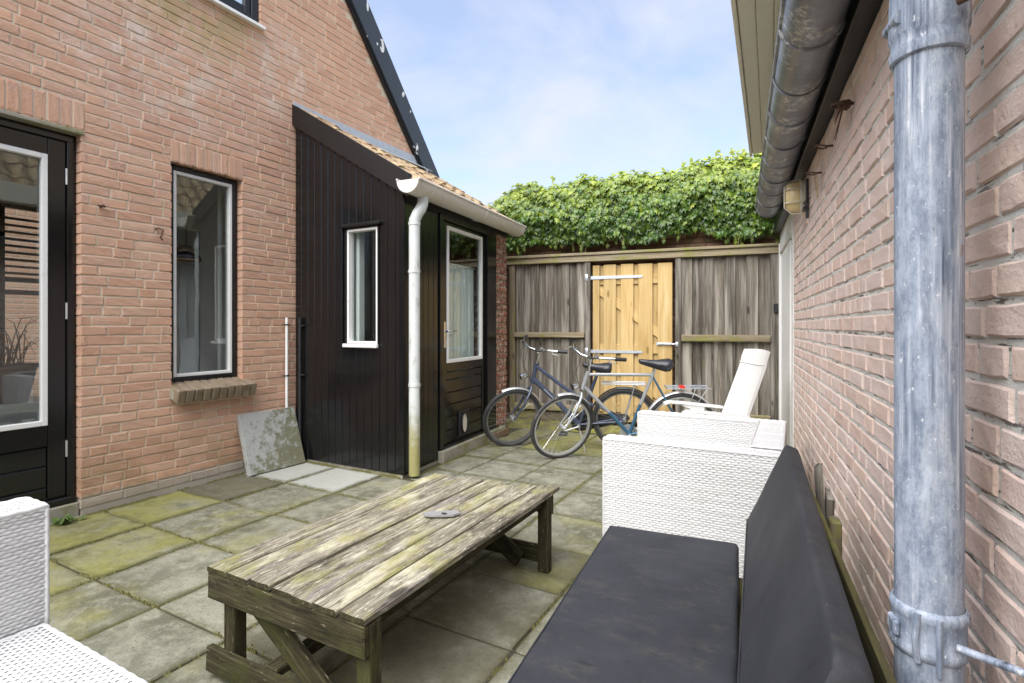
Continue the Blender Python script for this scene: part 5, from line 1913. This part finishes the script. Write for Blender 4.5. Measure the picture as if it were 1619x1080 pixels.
FA = Fr((0, 0), (1, 0), (0, -1))      # u = x, n = -y
ac = thing('wicker_armchair', 'square white woven wicker armchair against the pale brick wall beyond the black bench', 'armchair', (-0.45, 2.98, 0))
wicker_box('arm', ac, FA, -0.842, -0.045, 0.06, 0.622, -2.61, -2.505, 'NnuZ')
wicker_box('arm', ac, FA, -0.895, -0.04, 0.06, 0.622, -3.465, -3.36, 'NuZ')
wicker_box('backrest', ac, FA, -0.185, -0.04, 0.06, 0.635, -3.358, -2.612, 'uZ')
wicker_box('seat', ac, FA, -0.85, -0.19, 0.06, 0.30, -3.356, -2.614, 'uZ')
for x in (-0.82, -0.08):
    for y in (2.56, 3.41):
        mb = MB(); mb.box((x, y, 0.03), (0.05, 0.05, 0.06), b=0.004); mb.build('foot', M_BLKPL, ac)

al = thing('wicker_chair', 'armless white woven wicker chair cut off by the left edge of the picture', 'chair', (-1.5, 0.3, 0))
FB = Fr((0, 0), (0, 1), (1, 0))       # u = y, n = x
wicker_box('backrest', al, FB, -0.25, 0.652, 0.06, 0.70, -1.892, -1.752, 'NUZ', row=0.0095, stake=0.0115)
wicker_box('seat', al, FB, -0.25, 0.640, 0.06, 0.392, -1.750, -1.08, 'UNZ', row=0.0095, stake=0.0115)
for y in (-0.2, 0.58):
    for x in (-1.82, -1.15):
        mb = MB(); mb.box((x, y, 0.03), (0.05, 0.05, 0.06), b=0.004); mb.build('foot', M_BLKPL, al)

# ------------------------------------------------------------------ bench with black cushions
bench = thing('wooden_bench', 'mossy wooden bench under black cushions along the pale brick wall', 'bench', tuple(FR.at(1.3, 0, 0.5)))
for k in range(5):
    n0 = 0.24 + 0.115 * k
    fplank('slat', FR, 0.62, 2.02, 0.275, 0.30, n0, n0 + 0.105, M_BENCHW, bench, 'u', 0.003, 0.001)
for s_ in (0.72, 1.9):
    for n_ in (0.27, 0.74):
        fplank('leg', FR, s_ - .035, s_ + .035, 0.0, 0.273, n_ - .035, n_ + .035, M_BENCHW, bench, 'z', 0.004)
fplank('back_rail', FR, 0.80, 2.09, 0.600, 0.690, 0.172, 0.183, M_BENCHD, bench, 'u', 0.004, 0.002)
fplank('back_rail', FR, 0.80, 2.10, 0.40, 0.475, 0.128, 0.146, M_BENCHW, bench, 'u', 0.004, 0.002)
for s_ in (0.75, 1.85):
    fplank('back_post', FR, s_ - .03, s_ + .03, 0.0, 0.60, 0.095, 0.125, M_BENCHW, bench, 'z', 0.004)
for (s_, w, z0, z1, n_, tl) in ((2.02, .10, .50, .715, .125, .45), (1.94, .08, .45, .66, .115, -.25), (1.86, .05, .42, .60, .11, .35)):
    c = FR.at(s_, (z0 + z1) / 2, n_)
    d = (V((0, 0, 1)) + FR.u * tl).normalized()
    plank('split_board', c, (z1 - z0, w, 0.014), (d, FR.n.cross(d), FR.n), M_FENCE, bench, 0.002, 0.004)


def cushion(name, sec_pts, s0, s1, mat, n_s=60, sub=8, rr=0.018, end_r=0.02, puff=0.006, seed=1, skew=(0, 0)):
    """cushion: a closed cross-section (n, z) run along the wall, rounded edges and ends, soft creases"""
    # resample section with rounded corners
    P_ = [V((a, b)) for a, b in sec_pts]
    m_ = len(P_)
    sec = []
    for i in range(m_):
        p, a, b = P_[i], P_[i - 1], P_[(i + 1) % m_]
        da, db = (a - p), (b - p)
        la, lb = da.length, db.length
        da.normalize(); db.normalize()
        r1, r2 = min(rr, la * .45), min(rr, lb * .45)
        q0, q1 = p + da * r1, p + db * r2
        for t in (0, .25, .5, .75, 1):
            sec.append((q0 * (1 - t) ** 2 + p * (2 * t * (1 - t)) + q1 * t * t))
        e1 = b - db * 0 + (p - b).normalized() * min(rr, lb * .45)
        for k in range(1, sub):
            sec.append(q1 + (e1 - q1) * (k / sub))
    c = sum(sec, V((0, 0))) / len(sec)
    rings = []
    for i in range(n_s + 1):
        t = i / n_s
        s_ = s0 + (s1 - s0) * t
        de = min(s_ - s0, s1 - s_)
        ins = 0.0
        if de < end_r:
            ins = end_r - math.sqrt(max(0, end_r ** 2 - (end_r - de) ** 2))
        ring = []
        for j, q in enumerate(sec):
            dr = (q - c)
            L = dr.length
            dn_ = dr.normalized()
            pf = puff * mnoise.noise(V((s_ * 5 + seed, q.x * 9, q.y * 9))) + puff * .5 * mnoise.noise(V((s_ * 14 + seed, q.x * 17, q.y * 17)))
            q2 = c + dn_ * max(0.001, L - ins * .8 + pf)
            ring.append(FR.at(s_, q2.y, q2.x + skew[0] + (skew[1] - skew[0]) * t))
        rings.append(ring)
    # finer end stations
    mb = MB().loft(rings)
    return mb.build(name, mat, None, 60)


seat_c = cushion('seat_cushion', [(0.372, 0.302), (0.838, 0.302), (0.838, 0.398), (0.372, 0.402)], 0.70, 2.075, M_CUSH, 110, 10, 0.018, 0.018, 0.0035, 3)
tag(seat_c, 'flat black canvas seat cushion lying on the bench beside the wall', 'cushion')
back_c = cushion('back_cushion', [(0.150, 0.405), (0.362, 0.405), (0.358, 0.485), (0.236, 0.768), (0.196, 0.752)], 0.79, 2.085, M_CUSH, 110, 8, 0.012, 0.012, 0.0022, 9, (0.024, -0.012))
tag(back_c, 'thick black canvas back cushion leaning against the pale brick wall', 'cushion')

def seam(parent, pts, r_=0.0028):
    mb = MB()
    full = []
    for i in range(len(pts) - 1):
        a, b = pts[i], pts[i + 1]
        m_ = max(2, int((b - a).length / .04))
        for k in range(m_):
            q = a + (b - a) * (k / m_)
            full.append(q + V((0, 0, .0010 * mnoise.noise(q * 9))))
    full.append(pts[-1])
    mb.tube(full, r_, 6)
    mb.build('seam', M_SADDLE, parent, 60)


seam(seat_c, [FR.at(0.72, .3955, .832), FR.at(2.062, .3955, .832), FR.at(2.068, .397, .38)])
seam(back_c, [FR.at(0.80, .4905, .357 + .024), FR.at(2.07, .4905, .357 - .0115)])

# ------------------------------------------------------------------ white plastic garden chair
pc = thing('garden_chair', 'white plastic reclining garden chair in front of the grey fence', 'chair', (-0.55, 4.5, 0))
FP = Fr((-0.535, 4.45), (0.47, -0.883), (-0.883, -0.47))    # u across (towards camera), n = forward
up_b = V((0, 0, 1)) - FP.n * 0.36
up_b.normalize()
bn = FP.u.cross(up_b).normalized()
bn = bn if bn.dot(FP.n) > 0 else -bn
B0 = FP.at(0, 0.42, -0.10)
mb = MB()
n = 10
rings = []
for i in range(n + 1):
    t = i / n
    row = []
    for k in range(9):
        a = -0.5 + k / 8
        w_ = 0.43 - 0.02 * t
        curve = 0.03 * (1 - (2 * a) ** 2)
        hz = t * 0.60 + (0.018 * (1 - (2 * a) ** 2) if i == n else 0)
        lip_ = 0.009 * (1 if t > 0.83 else 0)
        row.append(B0 + FP.u * (a * w_) + up_b * hz - bn * (curve - lip_))
    rings.append(row)
fr_, bk_ = rings, [[p - bn * 0.022 for p in r_] for r_ in rings]
vs_, fs = [], []
for L_ in (fr_, bk_):
    for r_ in L_:
        vs_ += r_
q = 9
tot = (n + 1) * q
for i in range(n):
    for k in range(q - 1):
        a = i * q + k
        fs.append((a, a + 1, a + q + 1, a + q))
        fs.append((tot + a, tot + a + q, tot + a + q + 1, tot + a + 1))
    a = i * q
    fs.append((a, a + q, tot + a + q, tot + a)); a = i * q + q - 1
    fs.append((a, tot + a, tot + a + q, a + q))
for k in range(q - 1):
    fs.append((k, tot + k, tot + k + 1, k + 1)); a = n * q + k
    fs.append((a, a + 1, tot + a + 1, tot + a))
mb.add(vs_, fs)
bkr = mb.build('backrest', M_PLAST, pc, 40)
mb = MB(); mb.tube([rings[8][k] + bn * .004 + up_b * .012 for k in range(9)], 0.005, 6); mb.build('headrest_ridge', M_PLAST, bkr, 60)
mb = MB()
mb.loft([[FP.at(-.22, .40 + h_, n_), FP.at(.22, .40 + h_, n_), FP.at(.22, .37 + h_, n_), FP.at(-.22, .37 + h_, n_)] for n_, h_ in ((-.10, 0), (.1, .0), (.3, .02), (.38, .015), (.41, -.02))])
mb.build('seat', M_PLAST, pc, 40)
for sg in (-1, 1):
    mb = MB()
    st = [(-0.13, .488), (-0.06, .496), (.10, .514), (.24, .528), (.32, .532), (.36, .518)]
    mb.loft([[FP.at(sg * .25 - .032, z, n_), FP.at(sg * .25 - .026, z + .018, n_), FP.at(sg * .25 + .026, z + .018, n_), FP.at(sg * .25 + .032, z, n_), FP.at(sg * .25, z - .012, n_)] for n_, z in st])
    ar = mb.build('armrest', M_PLAST, pc, 50)
    mb = MB(); mb.loft([[FP.at(sg * .25 - .012, z, n_ - w_), FP.at(sg * .25 + .012, z, n_ - w_), FP.at(sg * .25 + .012, z, n_ + w_), FP.at(sg * .25 - .012, z, n_ + w_)] for z, n_, w_ in ((.513, .12, .10), (.48, .08, .055), (.43, .06, .04), (.39, .05, .04))]); mb.build('arm_bracket', M_PLAST, ar, 40)
    for (n_, n2) in ((.33, .42), (-.08, -.22)):
        mb = MB(); mb.loft([[FP.at(sg * .22 - w_, z, nn - w_), FP.at(sg * .22 + w_, z, nn - w_), FP.at(sg * .22 + w_, z, nn + w_), FP.at(sg * .22 - w_, z, nn + w_)] for z, nn, w_ in ((.40, n_, .03), (.2, (n_ + n2) / 2, .026), (0.0, n2, .02))]); mb.build('leg', M_PLAST, pc, 40)

# ------------------------------------------------------------------ bicycles


class Bike:
    """bicycle in its own plane: s along (front wheel at 0, to the left), z up, y out towards the kickstand side (camera)"""

    def __init__(b, root, p_front, p_rear, lean, steer, head0, head1):
        b.root = root
        d = V((p_rear[0] - p_front[0], p_rear[1] - p_front[1], 0))
        b.S = d.normalized()
        b.Y = V((b.S.y, -b.S.x, 0))            # towards the camera
        ca, sa = math.cos(R(lean)), math.sin(R(lean))
        b.Zv = V((0, 0, 1)) * ca + b.Y * sa
        b.Yv = b.Y * ca - V((0, 0, 1)) * sa
        b.o = V((p_front[0], p_front[1], 0))
        b.ax0 = V((head0[0], 0, head0[1]))
        b.axd = (V((head1[0], 0, head1[1])) - b.ax0).normalized()
        b.st = Matrix.Rotation(R(steer), 3, b.axd)

    def w(b, p, front=False):
        p = V(p)
        if front:
            p = b.ax0 + b.st @ (p - b.ax0)
        return b.o + b.S * p.x + b.Yv * p.y + b.Zv * p.z

    def tube(b, name, pts, r_, mat, n=10, front=False, parent=None, closed=False):
        mb = MB()
        mb.tube([b.w(p, front) for p in pts], r_, n, closed=closed)
        return mb.build(name, mat, parent or b.root, 55)

    def multi(b, name, tubes, mat, n=10, front=False, parent=None):
        mb = MB()
        for pts, r_ in tubes:
            mb.tube([b.w(p, front) for p in pts], r_, n)
        return mb.build(name, mat, parent or b.root, 55)

    def wheel(b, c, Rw, front, rim=M_ALU, tr=0.017):
        K = 48
        circ = lambda rr, y=0.0, k_=K: [(c[0] + rr * math.cos(2 * math.pi * i / k_), y, c[1] + rr * math.sin(2 * math.pi * i / k_)) for i in range(k_)]
        mb = MB().tube([b.w(p, front) for p in circ(0.02)], 0.001, 4, closed=True)
        wh = MB()
        wh.tube([b.w((c[0], -0.045, c[1]), front), b.w((c[0], -.02, c[1]), front), b.w((c[0], .02, c[1]), front), b.w((c[0], .045, c[1]), front)], [.014, .018, .018, .014], 12)
        wo = wh.build('wheel', M_ALU, b.root, 50)
        b.tube('tyre', circ(Rw - tr), tr, M_RUBBER, 10, front, wo, True)
        mb = MB()
        rings = [[b.w(p, front) for p in circ(Rw - 2 * tr + .002, -.011)], [b.w(p, front) for p in circ(Rw - 2 * tr + .002, .011)], [b.w(p, front) for p in circ(Rw - 2 * tr - .014, .008)], [b.w(p, front) for p in circ(Rw - 2 * tr - .014, -.008)]]
        for i in range(4):
            l_ = MB().loft([rings[i], rings[(i + 1) % 4]], caps=False)
            mb.add(l_.v, l_.f)
        mb.build('rim', rim, wo, 40)
        mb = MB()
        for i in range(32):
            a = 2 * math.pi * i / 32
            off = 0.55 * (1 if (i // 2) % 2 else -1)
            y = 0.03 if i % 2 else -0.03
            mb.tube([b.w((c[0] + .02 * math.cos(a + off), y, c[1] + .02 * math.sin(a + off)), front), b.w((c[0] + (Rw - 2 * tr - .01) * math.cos(a), 0, c[1] + (Rw - 2 * tr - .01) * math.sin(a)), front)], 0.0011, 4, caps=False)
        mb.build('spokes', M_CHROME, wo, 60, kind='stuff')
        return wo

    def fender(b, c, rr, a0, a1, mat, front, w_=0.021):
        mb = MB()
        rings = []
        for i in range(25):
            a = R(a0 + (a1 - a0) * i / 24)
            row = []
            for (y, dr) in ((-w_, -.008), (-w_ * .6, .002), (0, .005), (w_ * .6, .002), (w_, -.008), (w_ * .55, -.001), (0, .002), (-w_ * .55, -.001)):
                row.append(b.w((c[0] + (rr + dr) * math.cos(a), y, c[1] + (rr + dr) * math.sin(a)), front))
            rings.append(row)
        mb.loft(rings)
        return mb.build('fender', mat, b.root, 50)

    def saddle(b, nose, rear, zt, mat=M_SADDLE):
        mb = MB()
        rings = []
        L = rear - nose
        for t, w_, h_, dz in ((0, .014, .026, -.004), (.05, .024, .040, 0), (.3, .030, .056, -.006), (.55, .050, .074, -.008), (.78, .084, .098, 0), (.93, .088, .098, .004), (1, .066, .062, -.004)):
            s_ = nose + L * t
            rings.append([b.w((s_, w_ * math.cos(2 * math.pi * k / 12), zt + dz - h_ / 2 + h_ / 2 * math.sin(2 * math.pi * k / 12) * (1.0 if math.sin(2 * math.pi * k / 12) > 0 else 1.25))) for k in range(12)])
        mb.loft(rings)
        sd_ = mb.build('saddle', mat, b.root, 70)
        m_ = nose + L * .62
        b.multi('saddle_rail', [([(nose + L * .2, .02, zt - .035), (m_, .022, zt - .065), (nose + L * .9, .03, zt - .05)], .0035), ([(nose + L * .2, -.02, zt - .035), (m_, -.022, zt - .065), (nose + L * .9, -.03, zt - .05)], .0035)], M_CHROME, 6, parent=sd_)
        return sd_

    def bars(b, st, half, back, rise, gripmat):
        def turn(q):
            c_, s_ = math.cos(R(-16)), math.sin(R(-16))
            x, y = q[0] - st[0], q[1]
            return (st[0] + x * c_ - y * s_, x * s_ + y * c_, q[2])
        pl = lambda sg: [turn(q) for q in pl0(sg)]
        pl0 = lambda sg: [(st[0], 0, st[1]), (st[0] - .03, sg * .06, st[1] + rise * .3), (st[0] - .02, sg * half * .6, st[1] + rise), (st[0] + back * .5, sg * half * .88, st[1] + rise), (st[0] + back, sg * half, st[1] + rise * .9)]
        mb = MB()
        for sg in (-1, 1):
            mb.tube([b.w(p, True) for p in pl(sg)], 0.0115, 10)
        hb = mb.build('handlebar', M_CHROME, b.root, 60)
        for sg in (-1, 1):
            q = pl(sg)
            e, f = V(q[4]), V(q[3])
            d = (e - f).normalized()
            b.tube('grip', [f + d * .01, e + d * .045], 0.0165, gripmat, 10, True, hb)
            b.multi('brake_lever', [([f - d * .03 + V((-.005, 0, -.012)), f + V((-.035, 0, -.025)), e + V((-.045, 0, -.03))], [.006, .0055, .004])], M_ALU, 6, True, hb)
        b.multi('brake_cable', [([(st[0] - .02, .10, st[1] + rise * .8), (st[0] - .12, .10, st[1] + rise + .02), (st[0] - .14, .05, st[1] - .12), (st[0] - .06, .01, st[1] - .30)], .0025),
                                ([(st[0] - .02, -.12, st[1] + rise * .8), (st[0] - .11, -.13, st[1] - .02), (st[0] - .10, -.06, st[1] - .2), (st[0] - .02, .0, st[1] - .34)], .0025)], M_BLKPL, 5, True, hb)
        b.multi('bell', [([(st[0] + .0, half * .5, st[1] + rise + .012), (st[0], half * .5, st[1] + rise + .032)], [.02, .014])], M_CHROME, 12, True, hb)
        return hb

    def drive(b, bb, rh, mat_case, ring=0.075, case=True):
        c_ = [(bb[0] + ring * math.cos(2 * math.pi * i / 24), -.05, bb[1] + ring * math.sin(2 * math.pi * i / 24)) for i in range(24)]
        mb = MB().prism([b.w(p) for p in c_], b.Yv * .004)
        cr = mb.build('chainring', M_ALU, b.root, 40)
        a = R(200)
        mb = MB()
        for sg, y in ((1, .065), (-1, -.065)):
            e = (bb[0] + sg * .15 * math.cos(a), y, bb[1] + sg * .15 * math.sin(a))
            mb.tube([b.w((bb[0], y * .9, bb[1])), b.w(e)], [.011, .009], 8)
        mb.tube([b.w((bb[0], -.065, bb[1])), b.w((bb[0], .065, bb[1]))], .016, 10)
        ck = mb.build('crank', M_ALU, b.root, 50)
        for sg, y in ((1, .115), (-1, -.115)):
            e = V((bb[0] + sg * .15 * math.cos(a), y, bb[1] + sg * .15 * math.sin(a)))
            mb = MB().box(b.w(e), (.085, .08, .022), (b.S, b.Yv, b.Zv), .005)
            mb.build('pedal', M_BLKPL, ck)
        if case:
            mb = MB()
            poly = [(bb[0] - .09, bb[1] + .02), (bb[0] - .07, bb[1] + .07), (bb[0], bb[1] + .09), (rh[0] + .02, rh[1] + .04), (rh[0] + .05, rh[1]), (rh[0] + .02, rh[1] - .04), (bb[0], bb[1] - .08), (bb[0] - .07, bb[1] - .06)]
            mb.prism([b.w((p[0], -.06, p[1])) for p in poly], b.Yv * .02)
            mb.build('chain_guard', mat_case, b.root, 40)


# dark hybrid bicycle, nearer the fence
bk1 = thing('bicycle', 'dark blue step-through bicycle leaning nearest the fence and shed door', 'bicycle', (-2.0, 4.73, 0), 'bicycles parked by the gate')
B1 = Bike(bk1, (-2.465, 4.60), (-1.415, 4.885), 9, -32, (0.205, 0.60), (0.262, 0.84))
RW_ = 0.302
B1.wheel((0.0, RW_), RW_, True, M_GALVD, 0.020)
B1.wheel((1.085, RW_), RW_, False, M_GALVD, 0.020)
B1.fender((0, RW_), RW_ + .014, 10, 108, M_ALU, True)
B1.fender((1.085, RW_), RW_ + .014, -10, 165, M_BLKPL, False)
hd0, hd1 = (0.215, 0, .63), (0.262, 0, .835)
bb = (0.66, 0, .235)
B1.multi('frame', [([hd0, hd1], .020), ([(.262, 0, .80), (.52, 0, .60), (.80, 0, .42)], .0175), ([(.225, 0, .68), (.45, 0, .46), bb], .027),
                   ([bb, (.83, 0, .72)], .016), ([(.80, 0, .45), (1.085, .05, .302)], .009), ([(.80, 0, .45), (1.085, -.05, .302)], .009),
                   ([bb, (1.085, .05, .302)], .010), ([bb, (1.085, -.05, .302)], .010), ([(.66, -.035, .235), (.66, .035, .235)], .022)], M_BLUEF, 12)
B1.multi('fork', [([(.205, 0, .60), (.185, .035, .57), (.10, .045, .42), (0, .048, .302)], [.014, .014, .012, .009]), ([(.205, 0, .60), (.185, -.035, .57), (.10, -.045, .42), (0, -.048, .302)], [.014, .014, .012, .009])], M_BLUEF, 10, True)
B1.tube('stem', [(.262, 0, .835), (.285, 0, .93), (.255, 0, .965)], .013, M_CHROME, 10, True)
B1.bars((.255, .965), .29, .09, .045, M_BLKPL)
B1.tube('seat_post', [(.815, 0, .68), (.845, 0, .79)], .0125, M_CHROME, 8)
B1.saddle(.70, .97, .845)
B1.drive((.66, .235), (1.085, .302), M_BLKPL)
B1.multi('rack', [([(.88, y, .655), (1.27, y, .655)], .005) for y in (-.05, 0, .05)] + [([(1.27, -.05, .655), (1.27, .05, .655)], .005), ([(1.18, .05, .655), (1.085, .055, .31)], .005), ([(1.18, -.05, .655), (1.085, -.055, .31)], .005), ([(.88, -.05, .655), (.88, .05, .655)], .005)], M_GALV, 6)
B1.multi('headlight', [([(.165, 0, .715), (.135, 0, .718), (.095, 0, .715)], [.014, .028, .030])], M_CHROME, 14, True)
B1.multi('kickstand', [([(.66, .03, .22), (.72, .14, .05), (.73, .17, -.012)], .007)], M_ALU, 6)
B1.multi('frame_decal', [([(.33, .0235, .585), (.45, .0235, .466)], .006)], M_SILVF, 6)

# silver and teal bicycle in front
bk2 = thing('bicycle', 'silver and teal bicycle with straight top tube in front of the yellow gate', 'bicycle', (-1.4, 4.55, 0), 'bicycles parked by the gate')
B2 = Bike(bk2, (-1.845, 4.35), (-0.90, 4.79), 9, -25, (0.178, 0.60), (0.232, 0.80))
B2.wheel((0.0, RW_), RW_, True)
B2.wheel((1.04, RW_), RW_, False)
B2.fender((0, RW_), RW_ + .014, 35, 100, M_ALU, True)
B2.fender((1.04, RW_), RW_ + .014, -5, 160, M_ALU, False)
bb = (0.60, 0, .225)
B2.multi('frame', [([(.185, 0, .63), (.232, 0, .79)], .019), ([(.225, 0, .765), (.785, 0, .765)], .0145), ([(.195, 0, .66), (.42, 0, .425)], .016),
                   ([(.69, 0, .50), (.795, 0, .79)], .0145)], M_SILVF, 12)
B2.multi('frame_tail', [([(.42, 0, .425), bb], .0162), ([bb, (.69, 0, .50)], .0147), ([(.785, 0, .755), (1.04, .05, .302)], .0085), ([(.785, 0, .755), (1.04, -.05, .302)], .0085), ([bb, (1.04, .05, .302)], .010), ([bb, (1.04, -.05, .302)], .010), ([(.60, -.035, .225), (.60, .035, .225)], .021)], M_TEAL, 12)
B2.multi('fork', [([(.178, 0, .60), (.16, .035, .575), (.08, .045, .40), (0, .048, .302)], [.013, .013, .011, .008]), ([(.178, 0, .60), (.16, -.035, .575), (.08, -.045, .40), (0, -.048, .302)], [.013, .013, .011, .008])], M_SILVF, 10, True)
B2.tube('stem', [(.232, 0, .79), (.25, 0, .90), (.225, 0, .925)], .013, M_CHROME, 10, True)
B2.bars((.225, .925), .28, .10, .04, M_BLKPL)
B2.tube('seat_post', [(.79, 0, .77), (.812, 0, .85)], .0125, M_CHROME, 8)
B2.saddle(.665, .945, .905)
B2.drive((.60, .225), (1.04, .302), M_ALU, case=False)
B2.multi('rack', [([(.90, y, .655), (1.27, y, .66)], .005) for y in (-.05, 0, .05)] + [([(1.27, -.05, .66), (1.27, .05, .66)], .005), ([(1.24, .05, .66), (1.04, .055, .31)], .0045), ([(1.24, -.05, .66), (1.04, -.055, .31)], .0045), ([(1.14, .05, .66), (1.04, .055, .31)], .0045), ([(.90, -.05, .655), (.90, .05, .655)], .005)], M_CHROME, 6)
mb = MB().box(B2.w((1.03, .03, .668)), (.05, .05, .022), (B2.S, B2.Yv, B2.Zv), .005); mb.build('reflector', M_RED, bk2)
B2.multi('headlight', [([(.15, 0, .665), (.12, 0, .668), (.085, 0, .665)], [.012, .026, .030])], M_CHROME, 14, True)
B2.multi('kickstand', [([(.63, .03, .21), (.62, .14, .05), (.61, .17, -.012)], .007)], M_ALU, 6)
